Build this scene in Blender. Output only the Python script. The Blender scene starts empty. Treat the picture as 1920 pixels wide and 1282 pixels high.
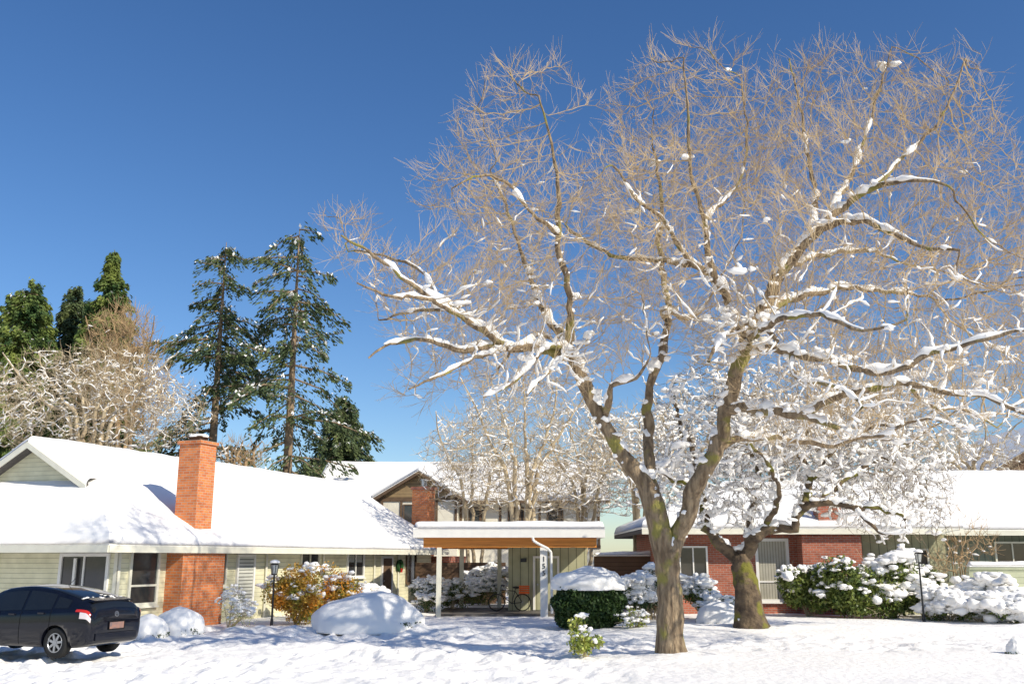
import bpy, bmesh, math, random
import numpy as np
from mathutils import Vector, Matrix, noise
rng=np.random.default_rng(7); random.seed(7)
H=2.1; F=1800.0; TH=math.atan(405/1800.0); CT=math.cos(TH); ST=math.sin(TH)
scene=bpy.context.scene; col=scene.collection
def W(px,py,D):
    """surveyed point: bearing + elevation of the photograph at a ground distance D"""
    u=(px-960)/F; v=(641-py)/F; t=D/(CT-v*ST)
    return np.array([u*t,D,H+t*(ST+v*CT)])
# ------------------------------------------------------------- materials
def newmat(name):
    m=bpy.data.materials.new(name); m.use_nodes=True
    nt=m.node_tree; b=nt.nodes['Principled BSDF']; return m,nt,b
def pm(name,c1,c2=None,scale=4,rough=.8,bump=0,bscale=30,stretch=(1,1,1),spec=.3,lo=.35,hi=.65,metal=0,coat=0,bdist=.02,moss=None):
    m,nt,b=newmat(name); N=nt.nodes; K=nt.links
    b.inputs['Roughness'].default_value=rough; b.inputs['Specular IOR Level'].default_value=spec
    b.inputs['Metallic'].default_value=metal; b.inputs['Coat Weight'].default_value=coat
    tc=N.new('ShaderNodeTexCoord'); mp=N.new('ShaderNodeMapping'); mp.inputs['Scale'].default_value=stretch
    K.new(tc.outputs['Object'],mp.inputs['Vector'])
    if c2 is None: c2=tuple(x*.85 for x in c1)
    nz=N.new('ShaderNodeTexNoise'); nz.inputs['Scale'].default_value=scale; nz.inputs['Detail'].default_value=5
    K.new(mp.outputs[0],nz.inputs['Vector'])
    r=N.new('ShaderNodeValToRGB'); r.color_ramp.elements[0].position=lo; r.color_ramp.elements[1].position=hi
    r.color_ramp.elements[0].color=(*c1,1); r.color_ramp.elements[1].color=(*c2,1)
    K.new(nz.outputs['Fac'],r.inputs[0]); out=r.outputs[0]
    if moss:
        n3=N.new('ShaderNodeTexNoise'); n3.inputs['Scale'].default_value=1.6; n3.inputs['Detail'].default_value=7; K.new(tc.outputs['Object'],n3.inputs['Vector'])
        r3=N.new('ShaderNodeValToRGB'); r3.color_ramp.elements[0].position=moss[1]; r3.color_ramp.elements[1].position=moss[1]+.08
        K.new(n3.outputs['Fac'],r3.inputs[0]); mx=N.new('ShaderNodeMix'); mx.data_type='RGBA'
        K.new(r3.outputs[0],mx.inputs[0]); K.new(out,mx.inputs[6]); mx.inputs[7].default_value=(*moss[0],1); out=mx.outputs[2]
    K.new(out,b.inputs['Base Color'])
    if bump:
        n2=N.new('ShaderNodeTexNoise'); n2.inputs['Scale'].default_value=bscale; n2.inputs['Detail'].default_value=6
        K.new(mp.outputs[0],n2.inputs['Vector'])
        bp=N.new('ShaderNodeBump'); bp.inputs['Strength'].default_value=bump; bp.inputs['Distance'].default_value=bdist
        K.new(n2.outputs['Fac'],bp.inputs['Height']); K.new(bp.outputs[0],b.inputs['Normal'])
    return m
def brickmat(name,c1,c2,mortar=(.42,.36,.3)):
    m,nt,b=newmat(name); N=nt.nodes; K=nt.links
    uv=N.new('ShaderNodeUVMap'); br=N.new('ShaderNodeTexBrick')
    br.inputs['Scale'].default_value=1; br.inputs['Brick Width'].default_value=.24; br.inputs['Row Height'].default_value=.085
    br.inputs['Mortar Size'].default_value=.009; br.inputs['Color1'].default_value=(*c1,1); br.inputs['Color2'].default_value=(*c2,1)
    br.inputs['Mortar'].default_value=(*mortar,1); K.new(uv.outputs[0],br.inputs['Vector'])
    nz=N.new('ShaderNodeTexNoise'); nz.inputs['Scale'].default_value=3.5; nz.inputs['Detail'].default_value=6
    K.new(uv.outputs[0],nz.inputs['Vector'])
    mx=N.new('ShaderNodeMix'); mx.data_type='RGBA'; mx.blend_type='MULTIPLY'; mx.inputs[0].default_value=.5
    rr=N.new('ShaderNodeValToRGB'); rr.color_ramp.elements[0].position=.3; rr.color_ramp.elements[0].color=(.6,.6,.6,1); rr.color_ramp.elements[1].position=.6
    K.new(nz.outputs['Fac'],rr.inputs[0]); K.new(br.outputs['Color'],mx.inputs[6]); K.new(rr.outputs[0],mx.inputs[7])
    K.new(mx.outputs[2],b.inputs['Base Color'])
    bp=N.new('ShaderNodeBump'); bp.inputs['Strength'].default_value=.6; bp.inputs['Distance'].default_value=.01; bp.invert=True
    K.new(br.outputs['Fac'],bp.inputs['Height']); K.new(bp.outputs[0],b.inputs['Normal'])
    b.inputs['Roughness'].default_value=.85; b.inputs['Specular IOR Level'].default_value=.2
    return m
def linemat(name,c,axis,period,frac=.12,dark=.55,rough=.7):
    m,nt,b=newmat(name); N=nt.nodes; K=nt.links
    uv=N.new('ShaderNodeUVMap'); sp=N.new('ShaderNodeSeparateXYZ'); K.new(uv.outputs[0],sp.inputs[0])
    d=N.new('ShaderNodeMath'); d.operation='DIVIDE'; d.inputs[1].default_value=period; K.new(sp.outputs[axis],d.inputs[0])
    fr=N.new('ShaderNodeMath'); fr.operation='FRACT'; K.new(d.outputs[0],fr.inputs[0])
    r=N.new('ShaderNodeValToRGB'); e=r.color_ramp.elements
    e[0].position=frac*.6; e[0].color=(c[0]*dark,c[1]*dark,c[2]*dark,1); e[1].position=frac; e[1].color=(*c,1)
    K.new(fr.outputs[0],r.inputs[0])
    nz=N.new('ShaderNodeTexNoise'); nz.inputs['Scale'].default_value=2.2; nz.inputs['Detail'].default_value=7; K.new(uv.outputs[0],nz.inputs['Vector'])
    rr=N.new('ShaderNodeValToRGB'); rr.color_ramp.elements[0].position=.3; rr.color_ramp.elements[0].color=(.82,.82,.8,1); rr.color_ramp.elements[1].position=.65
    K.new(nz.outputs['Fac'],rr.inputs[0])
    mx=N.new('ShaderNodeMix'); mx.data_type='RGBA'; mx.blend_type='MULTIPLY'; mx.inputs[0].default_value=1
    K.new(r.outputs[0],mx.inputs[6]); K.new(rr.outputs[0],mx.inputs[7]); K.new(mx.outputs[2],b.inputs['Base Color'])
    bp=N.new('ShaderNodeBump'); bp.inputs['Strength'].default_value=.7; bp.inputs['Distance'].default_value=.02
    K.new(fr.outputs[0],bp.inputs['Height']); K.new(bp.outputs[0],b.inputs['Normal'])
    b.inputs['Roughness'].default_value=rough; b.inputs['Specular IOR Level'].default_value=.25
    return m
M={}
M['snow']=pm('snow',(.97,.94,.89),(.93,.91,.88),scale=1.5,rough=.7,bump=.25,bscale=9,spec=.2,bdist=.04)
M['snowg']=pm('ground_snow',(.97,.94,.89),(.94,.91,.88),scale=.8,rough=.65,bump=.7,bscale=6,spec=.25,bdist=.06)
M['barklimb']=pm('mossy_bark',(.36,.27,.17),(.15,.105,.065),scale=5,rough=.95,bump=1,bscale=8,stretch=(2.2,2.2,.5),bdist=.09,moss=((.27,.24,.07),.55))
M['bark']=M['barklimb']
M['twig']=pm('twig_bark',(.60,.45,.26),(.42,.31,.18),scale=.8,rough=.8)
M['twigw']=pm('pale_twig_bark',(.60,.49,.32),(.40,.31,.20),scale=1.2,rough=.8)
M['twigd']=pm('dark_twig_bark',(.26,.20,.13),(.16,.12,.08),scale=1.2,rough=.8)
M['twigo']=pm('orange_twig_bark',(.50,.34,.18),(.35,.24,.13),scale=1.2,rough=.8)
M['mossbark']=pm('moss_trunk_bark',(.18,.13,.08),(.07,.05,.035),scale=4,rough=.95,bump=1,bscale=7,bdist=.09,moss=((.16,.15,.03),.54))
M['firbark']=pm('fir_bark',(.34,.24,.15),(.18,.13,.08),scale=3,rough=.9,bump=.5)
M['fir']=pm('fir_needles',(.04,.07,.034),(.13,.16,.055),scale=.9,rough=.7)
M['cedar']=pm('cedar_foliage',(.04,.085,.025),(.20,.24,.05),scale=.8,rough=.7)
M['hedge']=pm('hedge_leaves',(.02,.05,.014),(.06,.10,.025),scale=6,rough=.5)
M['rhodo']=pm('broad_leaves',(.05,.09,.02),(.20,.23,.05),scale=4,rough=.45)
M['amber']=pm('amber_leaves',(.80,.30,.03),(.28,.30,.05),scale=1.8,rough=.5)
M['dryleaf']=pm('yellow_green_leaves',(.45,.44,.10),(.20,.28,.05),scale=5,rough=.5)
M['siding']=linemat('green_lap_siding',(.76,.72,.50),1,.15,.14,.68)
M['batten']=linemat('green_board_siding',(.46,.45,.29),0,.33,.13,.45)
M['battengrey']=linemat('grey_green_board_siding',(.22,.24,.18),0,.3,.13,.5)
M['fence']=linemat('green_plank_siding',(.50,.52,.36),1,.2,.12,.6)
M['brownfence']=linemat('brown_plank_siding',(.15,.09,.055),1,.16,.15,.5)
M['brownlap']=linemat('brown_lap_siding',(.34,.24,.13),1,.2,.15,.5)
M['brick']=brickmat('orange_brick',(.80,.26,.08),(.60,.17,.06),(.5,.38,.28))
M['brickd']=brickmat('red_brick',(.48,.15,.085),(.34,.10,.06),(.36,.30,.25))
M['cream']=pm('cream_paint',(.76,.73,.60),(.70,.67,.55),scale=3,rough=.5)
M['white']=pm('white_paint',(.84,.82,.76),(.78,.76,.71),scale=3,rough=.45)
M['panel']=pm('stucco_panel',(.78,.73,.60),(.68,.63,.52),scale=2,rough=.8)
M['brown']=pm('brown_trim',(.15,.095,.055),(.10,.065,.04),scale=4,rough=.7)
M['orangewood']=pm('stained_wood_beam',(.80,.31,.06),(.60,.21,.04),scale=3,rough=.5,stretch=(.3,2,8))
M['shingle']=pm('dark_shingle',(.08,.07,.07),(.12,.11,.10),scale=12,rough=.9)
M['glass']=pm('window_glass',(.025,.03,.035),(.06,.055,.05),scale=1.2,rough=.06,spec=.6)
M['curtain']=linemat('curtain_cloth',(.50,.47,.38),0,.11,.35,.6)
M['black']=pm('black_metal',(.015,.015,.016),rough=.4,spec=.5)
M['metal']=pm('grey_metal',(.5,.5,.5),rough=.35,metal=.9)
M['lampglass']=pm('frosted_lamp_glass',(.55,.56,.52),rough=.25)
M['carpaint']=pm('car_paint',(.004,.005,.010),(.006,.007,.013),rough=.12,spec=.3,coat=.3)
M['carglass']=pm('car_glass',(.012,.014,.016),rough=.03,spec=.6)
M['rubber']=pm('rubber',(.02,.02,.02),rough=.8)
M['alloy']=pm('alloy_rim',(.42,.43,.45),rough=.3,metal=.8)
M['red']=pm('red_lens',(.60,.03,.02),rough=.12,coat=1)
M['clear']=pm('clear_lens',(.75,.66,.66),rough=.1,coat=1)
M['plate']=pm('plate_paint',(.16,.12,.12),(.30,.16,.12),scale=9,rough=.4)
M['seam']=pm('dark_seam',(.002,.002,.002),rough=.9)
M['orange']=pm('orange_plastic',(.85,.14,.02),rough=.4)
M['slab']=pm('wet_pavement',(.07,.06,.055),(.16,.15,.14),scale=1.5,rough=.6)
M['wreath']=pm('wreath_green',(.02,.08,.02),rough=.7)
M['ribbon']=pm('red_ribbon',(.5,.02,.02),rough=.5)
M['lattice']=linemat('screen_lattice',(.62,.62,.55),1,.12,.4,.35)
# ------------------------------------------------------------- mesh helpers
def autouv(me):
    uvl=me.uv_layers.new(name='UVMap')
    for p in me.polygons:
        n=p.normal
        if abs(n.z)>.75: a=Vector((1,0,0)); b=Vector((0,1,0))
        else:
            a=Vector((0,0,1)).cross(n).normalized(); b=Vector((0,0,1))
        for li in p.loop_indices:
            co=me.vertices[me.loops[li].vertex_index].co
            uvl.data[li].uv=(co.dot(a),co.dot(b))
def mesh(name,V,Fc,mat,parent=None,smooth=False,uv=True,local=False,label=None,cat=None,kind=None,group=None):
    me=bpy.data.meshes.new(name)
    V=np.asarray(V,dtype=float)
    me.from_pydata(V.tolist(),[],Fc.tolist() if isinstance(Fc,np.ndarray) else Fc)
    me.update(); me.validate()
    if smooth: me.polygons.foreach_set('use_smooth',[True]*len(me.polygons))
    if uv and len(me.polygons)<4000: autouv(me)
    me.materials.append(M[mat] if isinstance(mat,str) else mat)
    o=bpy.data.objects.new(name,me); col.objects.link(o)
    if parent:
        o.parent=parent
        if not local: o.matrix_parent_inverse=parent['_m'] and Matrix(np.array(parent['_m']).reshape(4,4).tolist())
    if label: o['label']=label
    if cat: o['category']=cat
    if kind: o['kind']=kind
    if group: o['group']=group
    return o
tops=[]
def top(name,label,cat,loc,rot=0,group=None,mat=None):
    e=bpy.data.objects.new(name,None); e.empty_display_size=.3; col.objects.link(e)
    e.location=Vector([float(x) for x in loc]); e.rotation_euler=(0,0,rot)
    Mx=(Matrix.Translation(e.location)@Matrix.Rotation(rot,4,'Z')).inverted()
    e['_m']=[x for r in Mx for x in r]
    e['label']=label; e['category']=cat
    if group: e['group']=group
    tops.append(e); return e
class Geo:
    def __init__(s): s.V=[];s.F=[];s.n=0
    def add(s,V,Fc):
        V=[list(map(float,v)) for v in V]; s.V+=V; s.F+=[[i+s.n for i in f] for f in Fc]; s.n+=len(V); return s
    def hexa(s,P): # 8 pts: 4 bottom, 4 top
        return s.add(P,[(3,2,1,0),(4,5,6,7),(0,1,5,4),(1,2,6,5),(2,3,7,6),(3,0,4,7)])
    def box(s,x0,x1,y0,y1,z0,z1):
        return s.hexa([(x0,y0,z0),(x1,y0,z0),(x1,y1,z0),(x0,y1,z0),(x0,y0,z1),(x1,y0,z1),(x1,y1,z1),(x0,y1,z1)])
    def fbox(s,f,L0,L1,o0,o1,z0,z1):
        return s.hexa([f.p(L0,o1,z0),f.p(L1,o1,z0),f.p(L1,o0,z0),f.p(L0,o0,z0),f.p(L0,o1,z1),f.p(L1,o1,z1),f.p(L1,o0,z1),f.p(L0,o0,z1)])
    def cyl(s,p0,p1,r0,r1=None,n=10,cap=True):
        if r1 is None: r1=r0
        p0=np.array(p0,float);p1=np.array(p1,float);t=p1-p0;t/=np.linalg.norm(t)
        ref=np.array([0,0,1.]) if abs(t[2])<.9 else np.array([1.,0,0])
        u=np.cross(t,ref);u/=np.linalg.norm(u);v=np.cross(t,u)
        V=[];
        for p,r in((p0,r0),(p1,r1)):
            for k in range(n):
                a=2*math.pi*k/n; V.append(p+r*(math.cos(a)*u+math.sin(a)*v))
        Fc=[(k,(k+1)%n,n+(k+1)%n,n+k) for k in range(n)]
        if cap: Fc+=[tuple(range(n))[::-1],tuple(range(n,2*n))]
        return s.add(V,Fc)
    def ring(s,c,ax,R,r,n=24,m=8):
        c=np.array(c,float);ax=np.array(ax,float);ax/=np.linalg.norm(ax)
        ref=np.array([0,0,1.]) if abs(ax[2])<.9 else np.array([1.,0,0])
        u=np.cross(ax,ref);u/=np.linalg.norm(u);v=np.cross(ax,u);V=[];Fc=[]
        for i in range(n):
            a=2*math.pi*i/n;d=math.cos(a)*u+math.sin(a)*v
            for j in range(m):
                b=2*math.pi*j/m; V.append(c+d*(R+r*math.cos(b))+ax*r*math.sin(b))
        for i in range(n):
            for j in range(m):
                Fc.append((i*m+j,((i+1)%n)*m+j,((i+1)%n)*m+(j+1)%m,i*m+(j+1)%m))
        return s.add(V,Fc)
    def prism(s,P,dz): # polygon extruded down
        n=len(P); V=[list(p) for p in P]+[[p[0],p[1],p[2]-dz] for p in P]
        return s.add(V,[tuple(range(n)),tuple(range(n,2*n))[::-1]]+[(i,i+n,(i+1)%n+n,(i+1)%n) for i in range(n)])
    def mk(s,name,mat,parent=None,**k): return mesh(name,s.V,s.F,mat,parent,**k)
class Fr:
    def __init__(s,o,a):
        s.o=np.array(o[:2],float);a=np.array(a,float);s.a=a/np.linalg.norm(a);s.n=np.array([s.a[1],-s.a[0]])
    def p(s,L,o,z):
        q=s.o+s.a*L+s.n*o; return (q[0],q[1],z)
    def hit(s,px,py,out=0):
        u=(px-960)/F;v=(641-py)/F; d=np.array([u,CT-v*ST]); oo=s.o+s.n*out
        A=np.array([[s.a[0],-d[0]],[s.a[1],-d[1]]]); L,t=np.linalg.solve(A,-oo)
        return L,H+t*(ST+v*CT)
ICO={}
def ico(n):
    if n not in ICO:
        bm=bmesh.new(); bmesh.ops.create_icosphere(bm,subdivisions=n,radius=1)
        ICO[n]=(np.array([v.co[:] for v in bm.verts]),np.array([[v.index for v in f.verts] for f in bm.faces])); bm.free()
    return ICO[n]
def clumps(P,R,n=2,amp=.25,flat=(1,1,.6)):
    """many lumpy snow pillows -> V,F"""
    B,Fc=ico(n);P=np.asarray(P,float).reshape(-1,3);R=np.broadcast_to(np.asarray(R,float),(len(P),)) 
    k=len(B);S=rng.uniform(1-amp,1+amp,(len(P),1,3))*np.array(flat)
    V=P[:,None,:]+B[None]*R[:,None,None]*S*(1+rng.normal(0,amp*.45,(len(P),k,1)))
    Fo=(Fc[None]+(np.arange(len(P))*k)[:,None,None]).reshape(-1,3)
    return V.reshape(-1,3),Fo
def mound(c,r,seed=0,n=5,amp=.25,fr=1.3,zmin=-.15):
    B,Fc=ico(n);V=[]
    for b in B:
        q=Vector(b); d=1+amp*noise.fractal(q*fr+Vector((seed*3.1,seed,0)),1,2,4)
        z=b[2]
        V.append((c[0]+b[0]*r[0]*d,c[1]+b[1]*r[1]*d,max(c[2]+zmin,c[2]+z*r[2]*d)))
    return np.array(V),Fc
def cards(C,Ls,Ws,A=None,flat=0):
    C=np.asarray(C,float);n=len(C)
    if A is None: A=rng.normal(size=(n,3))
    A=A/(np.linalg.norm(A,axis=1,keepdims=True)+1e-9)
    Rn=rng.normal(size=(n,3)); 
    if flat: Rn=Rn*(1-flat)+np.array([0,0,1.])*flat*2; B=np.cross(A,Rn)
    else: B=np.cross(A,Rn)
    B/=np.linalg.norm(B,axis=1,keepdims=True)+1e-9
    Ls=np.broadcast_to(Ls,(n,))[:,None];Ws=np.broadcast_to(Ws,(n,))[:,None]
    V=np.stack([C-A*Ls/2,C+B*Ws/2,C+A*Ls/2,C-B*Ws/2],1).reshape(-1,3)
    return V,np.arange(4*n).reshape(n,4)
def tubes(P,R,s):
    N,K,_=P.shape
    T=np.gradient(P,axis=1);T/=np.linalg.norm(T,axis=2,keepdims=True)+1e-9
    mt=np.abs(T.mean(1));ref=np.where(mt[:,2:3]<.8,np.array([[0,0,1.]]),np.array([[1.,0,0]]))[:,None,:]
    U=np.cross(T,np.broadcast_to(ref,T.shape));U/=np.linalg.norm(U,axis=2,keepdims=True)+1e-9
    Vv=np.cross(T,U);a=np.arange(s)*2*np.pi/s
    V=P[:,:,None]+R[:,:,None,None]*(np.cos(a)[None,None,:,None]*U[:,:,None]+np.sin(a)[None,None,:,None]*Vv[:,:,None])
    n=np.arange(N)[:,None,None]*K*s;k=np.arange(K-1)[None,:,None]*s;j=np.arange(s)[None,None,:];j2=(j+1)%s
    Fc=np.stack([n+k+j,n+k+j2,n+k+s+j2,n+k+s+j],-1).reshape(-1,4)
    return V.reshape(-1,3),Fc
def tubes_ragged(chains,s):
    b={}
    for p,r in chains: b.setdefault(len(p),[]).append((p,r))
    out=[]
    for k,l in b.items():
        if k<2: continue
        out.append(tubes(np.array([x[0] for x in l]),np.array([x[1] for x in l]),s))
    if not out: return np.zeros((0,3)),np.zeros((0,4),int)
    V=[];Fc=[];n=0
    for v,f in out: V.append(v);Fc.append(f+n);n+=len(v)
    return np.vstack(V),np.vstack(Fc)
# ------------------------------------------------------------- snow slab on a roof plane
def slab(p00,p10,p11,p01,free=(1,1,1,1),T=.2,step=.35,seed=0,rnd=.22):
    """free edges: v=0, u=1, v=1, u=0"""
    P=[np.array(p,float) for p in(p00,p10,p11,p01)]
    nu=max(3,int(max(np.linalg.norm(P[1]-P[0]),np.linalg.norm(P[2]-P[3]))/step)); nv=max(3,int(max(np.linalg.norm(P[3]-P[0]),np.linalg.norm(P[2]-P[1]))/step))
    def par(n,f0,f1):
        t=list(np.linspace(0,1,n+1))
        e=.25/n
        if f0: t=[0,e,2.2*e]+t[1:]
        if f1: t=t[:-1]+[1-2.2*e,1-e,1]
        return np.array(t)
    us=par(nu,free[3],free[1]);vs=par(nv,free[0],free[2])
    V=[];idx={}
    for i,u in enumerate(us):
        for j,v in enumerate(vs):
            p=(1-u)*(1-v)*P[0]+u*(1-v)*P[1]+u*v*P[2]+(1-u)*v*P[3]
            lu=np.linalg.norm((1-v)*(P[1]-P[0])+v*(P[2]-P[3]));lv=np.linalg.norm((1-u)*(P[3]-P[0])+u*(P[2]-P[1]))
            d=9
            if free[0]: d=min(d,v*lv)
            if free[2]: d=min(d,(1-v)*lv)
            if free[3]: d=min(d,u*lu)
            if free[1]: d=min(d,(1-u)*lu)
            x=min(1,d/rnd); e=math.sqrt(max(0,1-(1-x)**2))*.75+.25
            nz=noise.fractal(Vector((p[0]*.45,p[1]*.45,seed)),1,2,3)*.06+noise.noise(Vector((p[0]*2.2,p[1]*2.2,seed)))*.025
            V.append(p+np.array([0,0,(T+nz)*e]));idx[i,j]=len(V)-1
    Fc=[]
    a,b=len(us),len(vs)
    for i in range(a-1):
        for j in range(b-1): Fc.append((idx[i,j],idx[i+1,j],idx[i+1,j+1],idx[i,j+1]))
    def skirt(seq):
        pr=None
        for k,(i,j) in enumerate(seq):
            q=V[idx[i,j]].copy();u=us[i];v=vs[j]
            q[2]=((1-u)*(1-v)*P[0]+u*(1-v)*P[1]+u*v*P[2]+(1-u)*v*P[3])[2]-.01
            V.append(q);c=len(V)-1
            if pr is not None: Fc.append((pr[0],idx[i,j],c,pr[1]))
            pr=(idx[i,j],c)
    if free[0]: skirt([(i,0) for i in range(a)])
    if free[2]: skirt([(i,b-1) for i in range(a)])
    if free[3]: skirt([(0,j) for j in range(b)])
    if free[1]: skirt([(a-1,j) for j in range(b)])
    return np.array(V),Fc
def joinl(parts):
    V=[];Fs=[];n=0
    for v,f in parts:
        V.append(np.asarray(v));Fs+=[[i+n for i in ff] for ff in (f.tolist() if isinstance(f,np.ndarray) else f)];n+=len(v)
    return np.vstack(V),Fs
# ------------------------------------------------------------- trees
def catmull(pts,rs,step):
    P=np.array(pts,float);R=np.array(rs,float);n=len(P);op=[];orr=[]
    for i in range(n-1):
        p0=P[max(0,i-1)];p1=P[i];p2=P[i+1];p3=P[min(n-1,i+2)]
        m=max(1,int(round(np.linalg.norm(p2-p1)/step)))
        for k in range(m):
            t=k/m
            op.append(.5*((2*p1)+(-p0+p2)*t+(2*p0-5*p1+4*p2-p3)*t*t+(-p0+3*p1-3*p2+p3)*t**3));orr.append(R[i]*(1-t)+R[i+1]*t)
    op.append(P[-1]);orr.append(R[-1]);return np.array(op),np.array(orr)
def build_tree(name,label,cat,skel,attr,step=.3,infl=2.5,kill=.35,iters=60,tip=.006,twig_n=3,twig_len=.5,twig_up=.4,
               snow=None,snow_r=(.04,1.0),mats=('bark','twig'),group=None,rcap=.05,jit=.25,wig=.05,exp=2.4,grav=0.,tube_r=.006,split=.035,sides=9,pockets=0,flecks=0,tspread=.55,maxsnow=.14,fleck_r=(.03,.075),sub=0):
    pos=[];par=[];spec=[]
    for k,(pts,rs) in enumerate(skel):
        d,r=catmull(pts,rs,step)
        if k==0:
            for i in range(len(d)):
                pos.append(d[i]);par.append(i-1);spec.append(r[i])
        else:
            A=np.array(pos);j=int(np.argmin(((A-d[0])**2).sum(1)))
            pr=j
            for i in range(1,len(d)):
                q=d[i]+rng.normal(0,wig*min(1,r[i]*4+.35),3)
                pos.append(q);par.append(pr);spec.append(min(r[i],spec[j]));pr=len(pos)-1
    nsk=len(pos);pos=np.array(pos);par=list(par)
    A=np.asarray(attr,float)
    if len(A):
        D=np.full(len(A),1e9);I=np.zeros(len(A),int)
        def upd(newp,base):
            for c in range(0,len(newp),300):
                q=newp[c:c+300];dd=(A**2).sum(1)[:,None]+(q**2).sum(1)[None]-2*A@q.T;m=dd.argmin(1);dv=np.maximum(0,dd[np.arange(len(A)),m])
                b=dv<D;D[b]=dv[b];I[b]=m[b]+base+c
        upd(pos,0);alive=D>kill**2;cc=np.zeros(len(pos),int)
        for it in range(iters):
            act=alive&(D<infl**2)
            if not act.any(): break
            g=np.zeros((len(pos),3));dv=A[act]-pos[I[act]];dv/=np.linalg.norm(dv,axis=1,keepdims=True)+1e-9
            np.add.at(g,I[act],dv);ln=np.linalg.norm(g,axis=1);gi=np.where((ln>1e-3)&(cc<3))[0]
            if len(gi)==0: break
            gd=g[gi]/ln[gi][:,None]+rng.normal(0,jit,(len(gi),3))+np.array([0,0,grav]);gd/=np.linalg.norm(gd,axis=1,keepdims=True)
            nw=pos[gi]+gd*step;b0=len(pos);cc[gi]+=1
            pos=np.vstack([pos,nw]);par+=gi.tolist();cc=np.concatenate([cc,np.zeros(len(nw),int)])
            upd(nw,b0);alive&=D>kill**2
    N=len(pos);ch=[[] for _ in range(N)]
    for i,p in enumerate(par):
        if p>=0: ch[p].append(i)
    rad=np.zeros(N)
    for i in range(N-1,-1,-1):
        if i<nsk: rad[i]=spec[i]
        else: rad[i]=(sum(rad[c]**exp for c in ch[i]))**(1/exp) if ch[i] else tip
    for i in range(nsk,N): rad[i]=min(rad[i],rad[par[i]]*.9 if par[i]<nsk else rad[par[i]],rcap)
    chains=[];stack=[(0,-1)]
    while stack:
        s,p=stack.pop();ids=[p] if p>=0 else [];c=s
        while True:
            ids.append(c)
            if not ch[c]: break
            mx=max(ch[c],key=lambda k:rad[k]+(1 if (k<nsk and par[k]==k-1) else 0))
            for o in ch[c]:
                if o!=mx: stack.append((o,c))
            c=mx
        if len(ids)>1: chains.append(ids)
    big=[];small=[]
    for ids in chains:
        p=pos[ids];r=rad[ids].copy()
        if par[ids[1]]==ids[0]: r[0]=min(r[0],r[1]*1.3)
        r=np.maximum(r,tube_r*.8)
        if r.max()>split:
            if r.max()>.06:
                q,rr=catmull(p,r,.16);rr=rr*(1+rng.normal(0,.035,len(rr)));big.append((q,rr))
            else: big.append((p,r))
        else: small.append((p,r))
    base=pos[0]
    T=top(name,label,cat,base,group=group)
    V,Fc=tubes_ragged(big,sides)
    if sides>9:
        for i in range(len(V)):
            v=Vector(V[i]);nv=noise.noise_vector(Vector((v.x*6,v.y*6,v.z*1.6)));n2=noise.noise_vector(v*1.3)
            V[i]+=np.array(nv[:])*.028+np.array(n2[:])*.03
    mesh('trunk',V,Fc,mats[0],T,smooth=True,uv=False)
    # twigs
    V,Fc=tubes_ragged(small,4)
    th=np.where(rad<max(.013,tip*2.2))[0];th=th[th>=nsk] if nsk<N else th
    if len(th) and twig_n>0:
        nn=np.repeat(th,twig_n);nn=nn[rng.random(len(nn))<.85]
        pr=np.array(par)[nn];g=pos[nn]-pos[pr];g/=np.linalg.norm(g,axis=1,keepdims=True)+1e-9
        d=g*.8+rng.normal(0,tspread,(len(nn),3))+np.array([0,0,twig_up]);d/=np.linalg.norm(d,axis=1,keepdims=True)
        L=rng.uniform(.3,1.3,len(nn))[:,None]*twig_len
        d2=d+rng.normal(0,.22,d.shape)+np.array([0,0,twig_up*.5]);d2/=np.linalg.norm(d2,axis=1,keepdims=True)
        p0=pos[nn];p1=p0+d*L*.5;p2=p1+d2*L*.5
        sets=[(np.stack([p0,p1,p2],1),tube_r)]
        for _ in range(sub): # side shoots off each twig
            d3=d2+rng.normal(0,.4,d.shape);d3/=np.linalg.norm(d3,axis=1,keepdims=True);u=rng.uniform(.3,1,(len(nn),1));q0=p0*(1-u)+p1*u;q2=q0+d3*L*.5
            sets.append((np.stack([q0,(q0+q2)/2+rng.normal(0,.012,q0.shape),q2],1),tube_r*.8))
        for Pp,tr_ in sets:
            v2,f2=tubes(Pp,np.tile(np.array([[tr_,tr_*.85,tr_*.5]]),(len(Pp),1)),3)
            f2=f2+len(V);V=np.vstack([V,v2]);Fc=np.vstack([Fc,f2]) if len(Fc) else f2
    if len(V): mesh('crown',V,Fc,mats[1],T,uv=False)
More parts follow.
